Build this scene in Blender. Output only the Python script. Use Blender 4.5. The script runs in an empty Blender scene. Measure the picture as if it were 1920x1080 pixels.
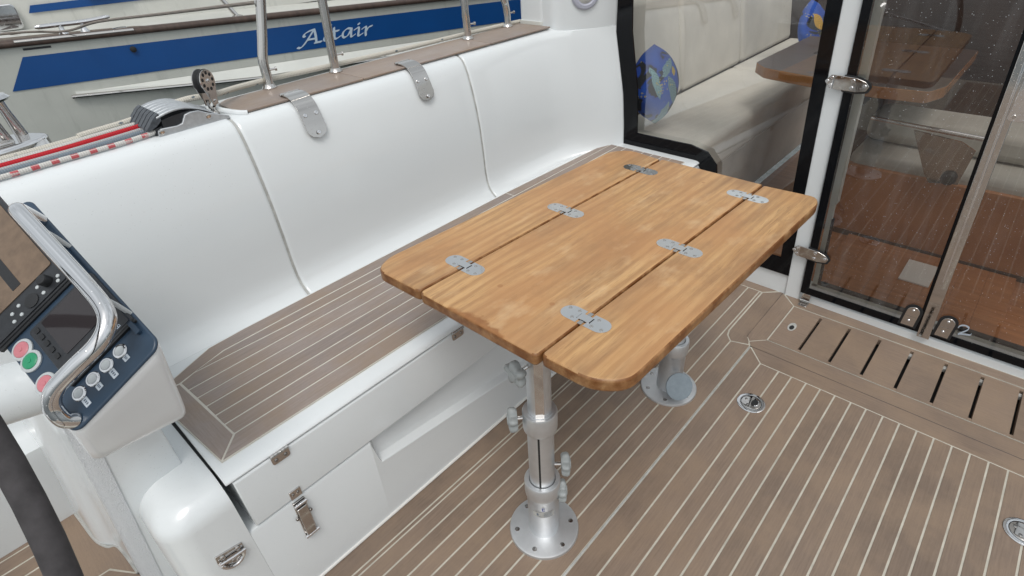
import bpy, bmesh, math, random
from mathutils import Vector, Matrix
random.seed(7)
S = bpy.context.scene
COL = S.collection
# ------------------------------------------------------------------ camera, world, sun, exposure
cam = bpy.data.cameras.new('camera'); camo = bpy.data.objects.new('camera', cam); COL.objects.link(camo)
cam.sensor_width = 36.0; cam.lens = 36.0 * 1042.43 / 1920.0
cam.clip_start = 0.02; cam.clip_end = 500
R = ((0.6709, -0.7395, -0.0550), (-0.4538, -0.3508, -0.8192), (0.5864, 0.5746, -0.5709))
rm = Matrix((R[0], tuple(-a for a in R[1]), tuple(-a for a in R[2]))).transposed().to_4x4()
camo.matrix_world = Matrix.Translation((0, 0, 1.3)) @ rm
S.camera = camo
W = bpy.data.worlds.new('World'); S.world = W; W.use_nodes = True
wn = W.node_tree; wn.nodes.clear()
sky = wn.nodes.new('ShaderNodeTexSky'); sky.sky_type = 'NISHITA'; sky.sun_disc = False
sun_dir = Vector((0.40, 0.36, -1.0)).normalized()
sky.sun_elevation = math.asin(-sun_dir.z)
sky.sun_rotation = math.atan2(-sun_dir.x, -sun_dir.y)
sky.air_density = 1.0; sky.dust_density = 6.0; sky.ozone_density = 0.6
bg = wn.nodes.new('ShaderNodeBackground'); bg.inputs[1].default_value = 0.13
wo = wn.nodes.new('ShaderNodeOutputWorld')
hs = wn.nodes.new('ShaderNodeHueSaturation'); hs.inputs['Saturation'].default_value = .45      # overcast
wn.links.new(sky.outputs[0], hs.inputs['Color'])
ov = wn.nodes.new('ShaderNodeMix'); ov.data_type = 'RGBA'; ov.inputs[0].default_value = .65; ov.inputs[7].default_value = (6.3, 6.75, 6.95, 1)
wn.links.new(hs.outputs[0], ov.inputs[6])
tc = wn.nodes.new('ShaderNodeTexCoord'); cn = wn.nodes.new('ShaderNodeTexNoise'); cn.inputs['Scale'].default_value = 2.4; cn.inputs['Detail'].default_value = 5
cr = wn.nodes.new('ShaderNodeMapRange'); cr.inputs[1].default_value = .3; cr.inputs[2].default_value = .7; cr.inputs[3].default_value = .72; cr.inputs[4].default_value = 1.28
cm = wn.nodes.new('ShaderNodeMix'); cm.data_type = 'RGBA'; cm.blend_type = 'MULTIPLY'; cm.inputs[0].default_value = 1
wn.links.new(tc.outputs['Generated'], cn.inputs['Vector']); wn.links.new(cn.outputs[0], cr.inputs[0]); wn.links.new(ov.outputs[2], cm.inputs[6]); wn.links.new(cr.outputs[0], cm.inputs[7])
wn.links.new(cm.outputs[2], bg.inputs[0]); wn.links.new(bg.outputs[0], wo.inputs[0])
sl = bpy.data.lights.new('sun', 'SUN'); sl.energy = 1.15; sl.angle = math.radians(22); sl.color = (1, .98, .95)
so = bpy.data.objects.new('sun', sl); COL.objects.link(so)
so.rotation_euler = sun_dir.to_track_quat('-Z', 'Y').to_euler()
S.view_settings.view_transform = 'Standard'; S.view_settings.look = 'None'
S.view_settings.exposure = 0.0; S.view_settings.gamma = 1.0; S.view_settings.use_curve_mapping = False

# ------------------------------------------------------------------ materials
class NT:
    def __init__(s, name):
        m = bpy.data.materials.new(name); m.use_nodes = True; s.m = m; s.t = m.node_tree
        s.t.nodes.clear(); s.o = s.n('ShaderNodeOutputMaterial')
        s.p = s.n('ShaderNodeBsdfPrincipled'); s.l(s.p.outputs[0], s.o.inputs[0])
        s.geo = s.n('ShaderNodeNewGeometry')
    def n(s, t, **k):
        x = s.t.nodes.new(t)
        for a, b in k.items(): setattr(x, a, b)
        return x
    def l(s, a, b): s.t.links.new(a, b)
    def set(s, **k):
        for a, b in k.items():
            i = s.p.inputs[a.replace('_', ' ')]
            i.default_value = (*b, 1) if isinstance(b, tuple) and len(b) == 3 else b
    def pos(s, scale=(1, 1, 1), rot=(0, 0, 0)):
        mp = s.n('ShaderNodeMapping'); mp.inputs['Scale'].default_value = scale; mp.inputs['Rotation'].default_value = rot
        s.l(s.geo.outputs['Position'], mp.inputs[0]); return mp.outputs[0]
    def noise(s, vec, scale, detail=4, rough=.55, dist=0):
        x = s.n('ShaderNodeTexNoise'); x.inputs['Scale'].default_value = scale; x.inputs['Detail'].default_value = detail
        x.inputs['Roughness'].default_value = rough; x.inputs['Distortion'].default_value = dist
        if vec is not None: s.l(vec, x.inputs['Vector'])
        return x.outputs[0]
    def vor(s, vec, scale, rnd=1.0, out='Distance'):
        x = s.n('ShaderNodeTexVoronoi'); x.inputs['Scale'].default_value = scale; x.inputs['Randomness'].default_value = rnd
        s.l(vec, x.inputs['Vector']); return x.outputs[out]
    def ramp(s, f, stops, interp='LINEAR'):
        r = s.n('ShaderNodeValToRGB'); r.color_ramp.interpolation = interp; e = r.color_ramp.elements
        while len(e) < len(stops): e.new(.5)
        for i, (p, c) in enumerate(stops):
            e[i].position = p; e[i].color = (c, c, c, 1) if not isinstance(c, tuple) else (*c, 1)
        s.l(f, r.inputs[0]); return r.outputs[0]
    def mix(s, f, a, b, mode='MIX'):
        x = s.n('ShaderNodeMix', data_type='RGBA', blend_type=mode)
        for v, i in ((f, 0), (a, 6), (b, 7)):
            if isinstance(v, (int, float)): x.inputs[i].default_value = v if i == 0 else (v, v, v, 1)
            elif isinstance(v, tuple): x.inputs[i].default_value = (*v, 1)
            else: s.l(v, x.inputs[i])
        return x.outputs[2]
    def math(s, op, a, b=0.0):
        x = s.n('ShaderNodeMath', operation=op)
        for v, i in ((a, 0), (b, 1)):
            if isinstance(v, (int, float)): x.inputs[i].default_value = v
            else: s.l(v, x.inputs[i])
        return x.outputs[0]
    def col(s, c):
        if isinstance(c, tuple): s.p.inputs['Base Color'].default_value = (*c, 1)
        else: s.l(c, s.p.inputs['Base Color'])
    def bump(s, h, strength, dist=.001, prev=None):
        b = s.n('ShaderNodeBump'); b.inputs['Strength'].default_value = strength; b.inputs['Distance'].default_value = dist
        s.l(h, b.inputs['Height'])
        if prev is not None: s.l(prev, b.inputs['Normal'])
        s.l(b.outputs[0], s.p.inputs['Normal']); return b.outputs[0]

def droplets(t, scale=170, dens=.55, size=.33):
    """rain drops: raised blobs, only some of the cells"""
    pv = t.pos()
    d = t.vor(pv, scale, 1.0); c = t.vor(pv, scale, 1.0, 'Color')
    sep = t.n('ShaderNodeSeparateColor'); t.l(c, sep.inputs[0])
    keep = t.math('GREATER_THAN', sep.outputs[0], dens)
    rad = t.math('MULTIPLY', sep.outputs[1], size)
    h = t.math('MAXIMUM', t.math('SUBTRACT', rad, d), 0.0)
    return t.math('MULTIPLY', h, keep)

def simple(name, c, rough=.5, metal=0.0, nz=0.0, nscale=30, bump=0.0, bscale=200, coat=0.0, spec=.5):
    t = NT(name); t.set(Roughness=rough, Metallic=metal, Coat_Weight=coat, Specular_IOR_Level=spec)
    if nz:
        f = t.noise(t.pos(), nscale, 5)
        lo = tuple(x * (1 - nz) for x in c); hi = tuple(min(1, x * (1 + nz)) for x in c)
        t.col(t.ramp(f, [(.3, lo), (.7, hi)]))
    else: t.col(c)
    if bump: t.bump(t.noise(t.pos(), bscale, 3), bump, .0006)
    return t.m

def gelcoat():
    t = NT('gelcoat'); t.set(Roughness=.26, Specular_IOR_Level=.5, Coat_Weight=.5, Coat_Roughness=.05)
    f = t.noise(t.pos(), 2.2, 5)
    c = t.ramp(f, [(.3, (.715, .745, .757)), (.7, (.728, .757, .766))])
    sc = t.vor(t.pos(), 120, 1.0); sg = t.noise(t.pos(), 3.1, 3)
    c = t.mix(t.math('MULTIPLY', t.ramp(sc, [(.07, .55), (.11, 0.0)]), t.ramp(sg, [(.56, 0.0), (.66, 1.0)])), c, (.42, .42, .40))
    g = t.noise(t.pos((1, 1, .35)), 9, 6, .65)
    t.col(t.mix(t.ramp(g, [(.55, 0.0), (.95, .06)]), c, (.62, .62, .60)))
    t.l(t.ramp(t.noise(t.pos(), 6, 3), [(.3, .20), (.75, .28)]), t.p.inputs['Roughness'])
    b = t.bump(t.noise(t.pos(), 12, 2), .05, .004)
    t.bump(droplets(t, 230, .60, .34), .60, .0032, b)
    return t.m
def nonskid():
    t = NT('nonskid'); t.set(Roughness=.5)
    t.col((.62, .64, .66)); t.bump(t.noise(t.pos(), 420, 2), .9, .003); return t.m
def deckteak(name='deck_teak', axis='X', a=(.188, .136, .102), b=(.272, .202, .154)):
    t = NT(name); t.set(Roughness=.5)
    sc = (3, 60, 60) if axis == 'X' else (60, 3, 60)
    f = t.noise(t.pos(sc), 4, 5, .6)
    c = t.ramp(f, [(.25, a), (.75, b)])
    oi = t.n('ShaderNodeObjectInfo')
    r = t.ramp(oi.outputs['Random'], [(0, .87), (1, 1.12)])
    c = t.mix(1.0, c, r, 'MULTIPLY')
    damp = t.noise(t.pos(), 2.6, 5, .6)
    c = t.mix(t.ramp(damp, [(.52, 0.0), (.74, .32)]), c, tuple(x * .62 for x in a))
    blot = t.noise(t.pos(), 7, 5, .62)
    c = t.mix(t.ramp(blot, [(.40, 0.0), (.66, .65)]), c, (.300, .215, .150))
    fine = t.noise(t.pos((40, 400, 40) if axis == 'X' else (400, 40, 40)), 3, 2)
    c = t.mix(.10, c, t.ramp(fine, [(.35, .05), (.65, .5)]), 'OVERLAY')
    t.col(c)
    t.l(t.ramp(t.noise(t.pos(), 5, 4), [(.35, .30), (.7, .58)]), t.p.inputs['Roughness'])
    t.bump(t.math('ADD', fine, t.noise(t.pos(), 500, 2)), .25, .0006); return t.m
def oak(name, end=False):
    t = NT(name); t.set(Roughness=.42, Specular_IOR_Level=.42)
    oi = t.n('ShaderNodeObjectInfo')
    off = t.n('ShaderNodeCombineXYZ'); t.l(t.math('MULTIPLY', oi.outputs['Random'], 7.0), off.inputs[0]); t.l(t.math('MULTIPLY', oi.outputs['Random'], 3.0), off.inputs[1])
    base = t.n('ShaderNodeVectorMath', operation='ADD'); t.l(t.geo.outputs['Position'], base.inputs[0]); t.l(off.outputs[0], base.inputs[1])
    def mp(scale, rot=0.0):
        m = t.n('ShaderNodeMapping'); m.inputs['Scale'].default_value = scale; m.inputs['Rotation'].default_value = (0, 0, rot)
        t.l(base.outputs[0], m.inputs[0]); return m.outputs[0]
    # long straight grain
    g = t.noise(mp((1.1, 34, 34), .04), 1.7, 6, .65, .25)
    c = t.ramp(g, [(.28, (.41, .222, .090)), (.5, (.545, .318, .138)), (.74, (.64, .405, .195))])
    # cathedral growth rings, faint
    w = t.n('ShaderNodeTexWave', wave_type='BANDS', bands_direction='Y'); w.inputs['Scale'].default_value = 9; w.inputs['Distortion'].default_value = 7
    w.inputs['Detail'].default_value = 3; w.inputs['Detail Scale'].default_value = .5; t.l(mp((.42, 1.5, 1.5), .05), w.inputs[0])
    c = t.mix(t.ramp(w.outputs[1], [(.50, 0.0), (.92, .50)]), c, (.34, .175, .072))
    # open pores : short dark dashes
    p1 = t.noise(mp((14, 420, 420), .05), 1.6, 2, .6)
    pa = t.ramp(t.noise(mp((2.2, 9, 9), .1), 2.2, 4, .6), [(.40, .25), (.66, 1.0)])
    c = t.mix(t.math('MULTIPLY', t.ramp(p1, [(.28, .85), (.46, 0.0)]), pa), c, (.20, .105, .05))
    # weathered grey-brown tracts that follow the grain, and warm areas
    tr = t.noise(mp((1.6, 8, 8), .12), 2.0, 5, .6)
    c = t.mix(t.ramp(tr, [(.46, 0.0), (.70, .80)]), c, (.27, .150, .075))
    wm = t.noise(mp((2.2, 4, 4)), 1.9, 4, .55)
    c = t.mix(t.ramp(wm, [(.42, 0.0), (.62, .65)]), c, (.45, .225, .092))
    c = t.mix(1.0, c, t.ramp(oi.outputs['Random'], [(0, .95), (1, 1.05)]), 'MULTIPLY')
    wx = t.noise(mp((2.6, 5.5, 5.5), .2), 2.4, 6, .68)
    c = t.mix(t.ramp(wx, [(.53, 0.0), (.70, .55)]), c, (.31, .165, .075))
    edge = t.noise(mp((3.5, 7, 7)), 3.0, 5, .6)
    c = t.mix(t.ramp(edge, [(.56, 0.0), (.74, .40)]), c, (.70, .50, .29))
    if end:
        blot = t.noise(t.pos(), 26, 5, .65)
        c = t.mix(t.ramp(blot, [(.34, .35), (.58, 1.0)]), c, (.17, .062, .015))
    else:
        # oil stains along the near edge of the middle board, as on the real table
        gx = t.n('ShaderNodeSeparateXYZ'); t.l(t.geo.outputs['Position'], gx.inputs[0])
        wob = t.math('MULTIPLY', t.math('SUBTRACT', t.noise(t.pos(), 28, 4), .5), .055)
        dx = t.math('ADD', t.math('SUBTRACT', gx.outputs[0], .503), wob)
        dy = t.math('ABSOLUTE', t.math('SUBTRACT', gx.outputs[1], .585))
        m = t.math('MULTIPLY', t.ramp(t.math('MULTIPLY', t.math('SUBTRACT', t.math('SUBTRACT', .022, t.math('MULTIPLY', dy, .28)), dx), 80.0), [(0, 0.0), (.6, 1.0)]), t.math('LESS_THAN', dy, .085))
        c = t.mix(t.math('MULTIPLY', m, .72), c, (.24, .088, .022))
        sp = t.vor(t.pos(), 8, 1.0)
        c = t.mix(t.ramp(sp, [(.040, .6), (.055, 0.0)]), c, (.32, .14, .05))
    t.col(c)
    t.l(t.ramp(tr, [(.3, .30), (.7, .46)]), t.p.inputs['Roughness'])
    t.bump(p1, .35, .0006); return t.m
def steel(name, rough, c=(.62, .61, .60), drops=True, brushed=False):
    t = NT(name); t.set(Metallic=1.0, Roughness=rough); t.col(c)
    f = t.noise(t.pos(), 60, 4)
    t.l(t.ramp(f, [(.3, max(.02, rough - .04)), (.7, rough + .05)]), t.p.inputs['Roughness'])
    b = t.bump(t.noise(t.pos(), 120, 2), .02, .0006)
    if drops: t.bump(droplets(t, 260, .55, .36), .45, .003, b)
    return t.m
def glass(name, tint, dirt_refl=.10, drops=900, haze=.02, refl=2.6, dropw=.55, cover=.42):
    t = NT(name); t.t.nodes.remove(t.p)
    tr = t.n('ShaderNodeBsdfTransparent'); tr.inputs[0].default_value = (*tint, 1)
    gl = t.n('ShaderNodeBsdfGlossy'); gl.inputs['Roughness'].default_value = .015; gl.inputs[0].default_value = (1, 1, 1, 1)
    fr = t.n('ShaderNodeFresnel'); fr.inputs[0].default_value = 1.5
    f2 = t.math('MINIMUM', t.math('MULTIPLY', fr.outputs[0], refl), 1.0)
    m1 = t.n('ShaderNodeMixShader'); t.l(f2, m1.inputs[0]); t.l(tr.outputs[0], m1.inputs[1]); t.l(gl.outputs[0], m1.inputs[2])
    df = t.n('ShaderNodeBsdfDiffuse'); df.inputs[0].default_value = (.8, .83, .85, 1)
    pv = t.pos((.0, 1, 1))
    d = t.vor(pv, drops * .12, 1.0); c = t.vor(pv, drops * .12, 1.0, 'Color')
    sep = t.n('ShaderNodeSeparateColor'); t.l(c, sep.inputs[0])
    area = t.ramp(t.noise(pv, 2.3, 3), [(.36, .0), (.68, 1.0)])
    thr = t.math('SUBTRACT', .97, t.math('MULTIPLY', area, cover))
    keep = t.math('GREATER_THAN', sep.outputs[0], thr)
    rad = t.math('MULTIPLY', t.math('POWER', sep.outputs[1], 2.2), .24)
    drop = t.math('MULTIPLY', t.math('GREATER_THAN', rad, d), keep)
    streak = t.ramp(t.noise(t.pos((0, 16, 1.4), (.35, 0, 0)), 1.5, 5, .6), [(.5, 0.0), (.8, 1.0)])
    film = t.math('ADD', t.math('MULTIPLY', streak, dirt_refl), haze)  # streaky film: dirt, also painting reflected bands on the door glass
    fac = t.math('MINIMUM', t.math('ADD', film, t.math('MULTIPLY', drop, dropw)), 1.0)
    m2 = t.n('ShaderNodeMixShader'); t.l(fac, m2.inputs[0]); t.l(m1.outputs[0], m2.inputs[1]); t.l(df.outputs[0], m2.inputs[2])
    t.l(m2.outputs[0], t.o.inputs[0]); return t.m
def rope(name, base, fleck=None, kind='fleck'):
    t = NT(name); t.set(Roughness=.85)
    w = t.n('ShaderNodeTexWave', wave_type='BANDS', bands_direction='X'); w.inputs['Scale'].default_value = 70; w.inputs['Distortion'].default_value = 1.5
    t.l(t.pos((1, .6, .8)), w.inputs[0])
    c = t.mix(t.math('MULTIPLY', w.outputs[1], .35), base, tuple(x * .55 for x in base))
    if fleck:
        if kind == 'fleck':
            f = t.vor(t.pos((.5, 1, 1)), 55, 1.0)
            c = t.mix(t.ramp(f, [(.12, .85), (.2, 0.0)]), c, fleck)
        else:
            w2 = t.n('ShaderNodeTexWave', wave_type='BANDS', bands_direction='X'); w2.inputs['Scale'].default_value = 9.0
            t.l(t.pos((1, 1.4, -1.2)), w2.inputs[0])
            w3 = t.n('ShaderNodeTexWave', wave_type='BANDS', bands_direction='Y'); w3.inputs['Scale'].default_value = 60
            t.l(t.pos((.3, 1, 1)), w3.inputs[0])
            c = t.mix(t.math('MULTIPLY', t.ramp(w2.outputs[1], [(.62, 0.0), (.70, .9)]), t.ramp(w3.outputs[1], [(.2, .35), (.4, 1.0)])), c, fleck)
    t.col(c); t.bump(w.outputs[1], .5, .002); return t.m
def water():
    t = NT('harbour_water'); t.set(Roughness=.08); t.col((.018, .028, .026))
    t.bump(t.noise(t.pos(), 3.5, 5), .6, .05); return t.m
def pillowmat(name, ctr, u, v, second=False):
    """generic botanical print laid out in the cushion's own plane"""
    t = NT(name); t.set(Roughness=.8)
    u, v = Vector(u).normalized(), Vector(v).normalized()
    def dot(vec):
        d = t.n('ShaderNodeVectorMath', operation='DOT_PRODUCT'); sub = t.n('ShaderNodeVectorMath', operation='SUBTRACT')
        t.l(t.geo.outputs['Position'], sub.inputs[0]); sub.inputs[1].default_value = ctr
        t.l(sub.outputs[0], d.inputs[0]); d.inputs[1].default_value = vec; return d.outputs['Value']
    wob = t.math('MULTIPLY', t.math('SUBTRACT', t.noise(t.pos(), 22, 3), .5), .03)
    a = t.math('ADD', dot(u), wob); b = t.math('SUBTRACT', dot(v), wob)
    n1 = t.noise(t.pos(), 9, 2, .5, 1.0)
    c = t.ramp(n1, [(.49, (.012, .014, .02)), (.51, (.010, .055, .36)), (.62, (.014, .085, .44))])
    def leaf(c, ca, cb, ang, L, Wd, col, vein):
        ca_, sa_ = math.cos(ang), math.sin(ang)
        x = t.math('ADD', t.math('MULTIPLY', t.math('SUBTRACT', a, ca), ca_), t.math('MULTIPLY', t.math('SUBTRACT', b, cb), sa_))
        y = t.math('SUBTRACT', t.math('MULTIPLY', t.math('SUBTRACT', b, cb), ca_), t.math('MULTIPLY', t.math('SUBTRACT', a, ca), sa_))
        e = t.math('ADD', t.math('POWER', t.math('ABSOLUTE', t.math('DIVIDE', x, L)), 2.0), t.math('ABSOLUTE', t.math('DIVIDE', y, Wd)))
        m = t.ramp(e, [(.92, 1.0), (1.0, 0.0)])
        st = t.math('SINE', t.math('MULTIPLY', t.math('ADD', t.math('ABSOLUTE', y), t.math('MULTIPLY', x, .8)), 620.0))
        f = t.ramp(st, [(.0, 0.0), (.9, .65)])
        return t.mix(m, c, t.mix(f, col, vein))
    if second:
        c = leaf(c, .02, .0, .7, .06, .04, (.75, .42, .03), (.4, .2, .02)); c = leaf(c, -.04, .05, 2.0, .05, .035, (.75, .42, .03), (.05, .05, .06))
    else:
        c = leaf(c, .035, -.030, 2.05, .075, .027, (.19, .33, .36), (.02, .05, .07))
        c = leaf(c, -.005, -.115, 1.2, .05, .03, (.22, .36, .40), (.05, .10, .13))
        c = leaf(c, .01, .065, .5, .055, .022, (.20, .36, .40), (.03, .07, .09))
        c = leaf(c, -.06, .02, 1.8, .07, .018, (.24, .42, .45), (.06, .12, .15))
        c = leaf(c, .045, .045, 1.5, .020, .013, (.55, .40, .06), (.5, .35, .05))
    dots = t.vor(t.pos(), 85, .5); n2 = t.noise(t.pos(), 12, 2)
    c = t.mix(t.math('MULTIPLY', t.ramp(dots, [(.30, 1.0), (.36, 0.0)]), t.ramp(n2, [(.58, 0.0), (.61, 1.0)])), c, (.45, .40, .14))
    t.col(c); t.bump(t.noise(t.pos(), 60, 3), .3, .003); return t.m
def fabric(name, c):
    t = NT(name); t.set(Roughness=.85)
    f = t.noise(t.pos(), 6, 4); t.col(t.ramp(f, [(.3, tuple(x * .9 for x in c)), (.7, tuple(x * 1.06 for x in c))]))
    w = t.noise(t.pos((5, 2, 2), (0, 0, .5)), 1.3, 3, .5)
    b = t.bump(w, .25, .02); t.bump(t.noise(t.pos(), 700, 2), .2, .001, b); return t.m
def cabinwood(name, a, b, rough=.3):
    t = NT(name); t.set(Roughness=rough)
    f = t.noise(t.pos((2, 2, 30) if False else (30, 2.5, 2.5)), 1.5, 5, .6)
    t.col(t.ramp(f, [(.3, a), (.7, b)])); return t.m
def hullpaint(name, c, streaks=True):
    t = NT(name); t.set(Roughness=.32, Coat_Weight=.15)
    f = t.noise(t.pos(), 3, 6, .65); cc = t.ramp(f, [(.3, tuple(x * .88 for x in c)), (.7, tuple(x * 1.04 for x in c))])
    if streaks:
        g = t.noise(t.pos((9, 9, 1.1)), 3, 6, .7)
        cc = t.mix(t.ramp(g, [(.55, 0.0), (.78, .38)]), cc, tuple(x * .5 for x in c))
    t.col(cc); return t.m

M = {}
M['gel'] = gelcoat(); M['nonskid'] = nonskid()
M['teak'] = deckteak(); M['teaky'] = deckteak('deck_teak_athwart', 'Y')
M['seatteak'] = deckteak('seat_teak', 'X', (.235, .192, .172), (.335, .28, .252))
M['seatteaky'] = deckteak('seat_teak_athwart', 'Y', (.235, .192, .172), (.335, .28, .252))
M['captk'] = deckteak('coaming_teak', 'X', (.23, .18, .155), (.34, .28, .245))
M['caulk'] = simple('deck_caulk', (.50, .47, .40), .6, nz=.15, nscale=25)
M['seatcaulk'] = simple('seat_caulk', (.58, .55, .49), .6, nz=.1, nscale=25)
M['gutter'] = simple('gutter_seal', (.42, .42, .40), .4, nz=.2, nscale=40)
M['dark'] = simple('dark_void', (.012, .013, .014), .6)
M['oak'] = oak('table_oak'); M['oakend'] = oak('table_oak_edge', True)
M['hingesteel'] = simple('hinge_steel', (.74, .74, .74), .07, 1.0)
M['steel'] = steel('stainless', .075, (.56, .54, .52)); M['chrome'] = steel('polished_stainless', .07, (.70, .70, .71))
M['tube'] = steel('stainless_tube', .13, (.60, .58, .56))
M['alu'] = simple('anodised_aluminium', (.62, .635, .65), .42, .82, nz=.05, nscale=40, bump=.05, bscale=900)
M['capgrey'] = simple('cap_plastic', (.22, .265, .30), .4, nz=.1, nscale=60)
M['alu2'] = simple('clutch_aluminium', (.50, .52, .54), .45, .7, nz=.12, nscale=90, bump=.2, bscale=300)
M['screw'] = steel('screw_steel', .25, (.35, .34, .33), drops=False)
M['knob'] = simple('grey_plastic', (.30, .32, .32), .5, nz=.12, nscale=60, bump=.15)
M['black'] = simple('black_glass_band', (.004, .0045, .006), .08, spec=.22)
M['rubber'] = simple('black_rubber', (.014, .015, .017), .55, bump=.3)
M['blackplastic'] = simple('black_plastic', (.022, .024, .028), .38, nz=.2, nscale=80, bump=.3)
M['lever'] = simple('charcoal_lever', (.060, .068, .080), .5, nz=.3, nscale=120, bump=.6)
M['navy'] = simple('navy_panel', (.024, .048, .082), .38, nz=.12, nscale=40, bump=.05)
M['pod'] = simple('pod_gelcoat', (.84, .86, .875), .22, nz=.02, nscale=5, coat=.3)
M['screen'] = simple('dark_screen', (.035, .030, .032), .05)
M['tanscreen'] = simple('brown_sunscreen', (.17, .115, .075), .22, nz=.18, nscale=60)
M['red'] = simple('red_button', (.60, .20, .23), .35); M['green'] = simple('green_button', (.02, .30, .14), .35)
M['ring'] = simple('pale_ring', (.52, .55, .56), .35)
M['label'] = simple('white_label', (.62, .68, .74), .4); M['ink'] = simple('label_ink', (.12, .15, .20), .5)
M['inkblue'] = simple('blue_ink', (.02, .04, .25), .5); M['logo'] = simple('pale_logo', (.45, .52, .60), .5)
M['pane'] = glass('window_glass', (.92, .92, .90), .02, 1900, .004, 2.7, .25, .08)
M['doorpane'] = glass('door_glass', (.62, .575, .53), .06, 1900, .010, 2.1, .55, .72)
M['leather'] = simple('grey_suede', (.048, .044, .046), .85, nz=.35, nscale=40, bump=.4, bscale=350)
M['speaker'] = simple('speaker_grey', (.42, .43, .50), .45)
M['hull'] = hullpaint('cream_hull', (.56, .57, .525)); M['stripe'] = hullpaint('blue_stripe', (.003, .066, .25), False)
M['cabin'] = hullpaint('cream_cabin', (.60, .60, .555)); M['cream'] = hullpaint('cream_ledge', (.66, .67, .63), False)
M['letter'] = simple('white_lettering', (.50, .60, .70), .4)
M['railwood'] = cabinwood('weathered_teak', (.045, .028, .022), (.085, .055, .042), .5)
M['deckwood'] = cabinwood('weathered_deck', (.10, .078, .06), (.16, .125, .098), .6)
M['ropew'] = rope('white_rope', (.60, .57, .50), (.05, .09, .13)); M['ropew2'] = rope('plain_rope', (.58, .57, .54), (.20, .22, .24))
M['roper'] = rope('red_rope', (.48, .012, .022)); M['ropeg'] = rope('grey_rope', (.19, .23, .27))
M['ropelg'] = rope('pale_grey_rope', (.42, .43, .44)); M['ropes'] = rope('striped_rope', (.66, .64, .61), (.50, .045, .06), 'stripe')
M['ropeo'] = rope('mooring_rope', (.24, .21, .185))
M['pillow'] = pillowmat('botanical_print', (2.135, 1.18, .640), (.95, -.25, 0), (.0, .2, .98)); M['pillow2'] = pillowmat('dark_print', (3.66, 1.06, .60), (.95, -.25, 0), (0, .2, .98), True)
M['sofa'] = fabric('grey_upholstery', (.60, .57, .51))
M['cab1'] = cabinwood('mahogany', (.30, .120, .045), (.44, .195, .080)); M['cab2'] = cabinwood('dark_mahogany', (.040, .020, .012), (.072, .034, .019))
M['tabwood'] = cabinwood('varnished_wood', (.26, .105, .030), (.40, .175, .055), .22)
M['lining'] = simple('cabin_lining', (.16, .13, .10), .7, nz=.1)
M['cush'] = fabric('pale_cushion', (.42, .42, .39)); M['sillgrey'] = simple('sill_grey', (.20, .195, .18), .5, nz=.25, nscale=90, bump=.4)
M['seal'] = simple('pale_seal', (.80, .88, .86), .35)
M['water'] = water()
M['flange'] = simple('white_plastic', (.72, .71, .68), .35)

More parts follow.
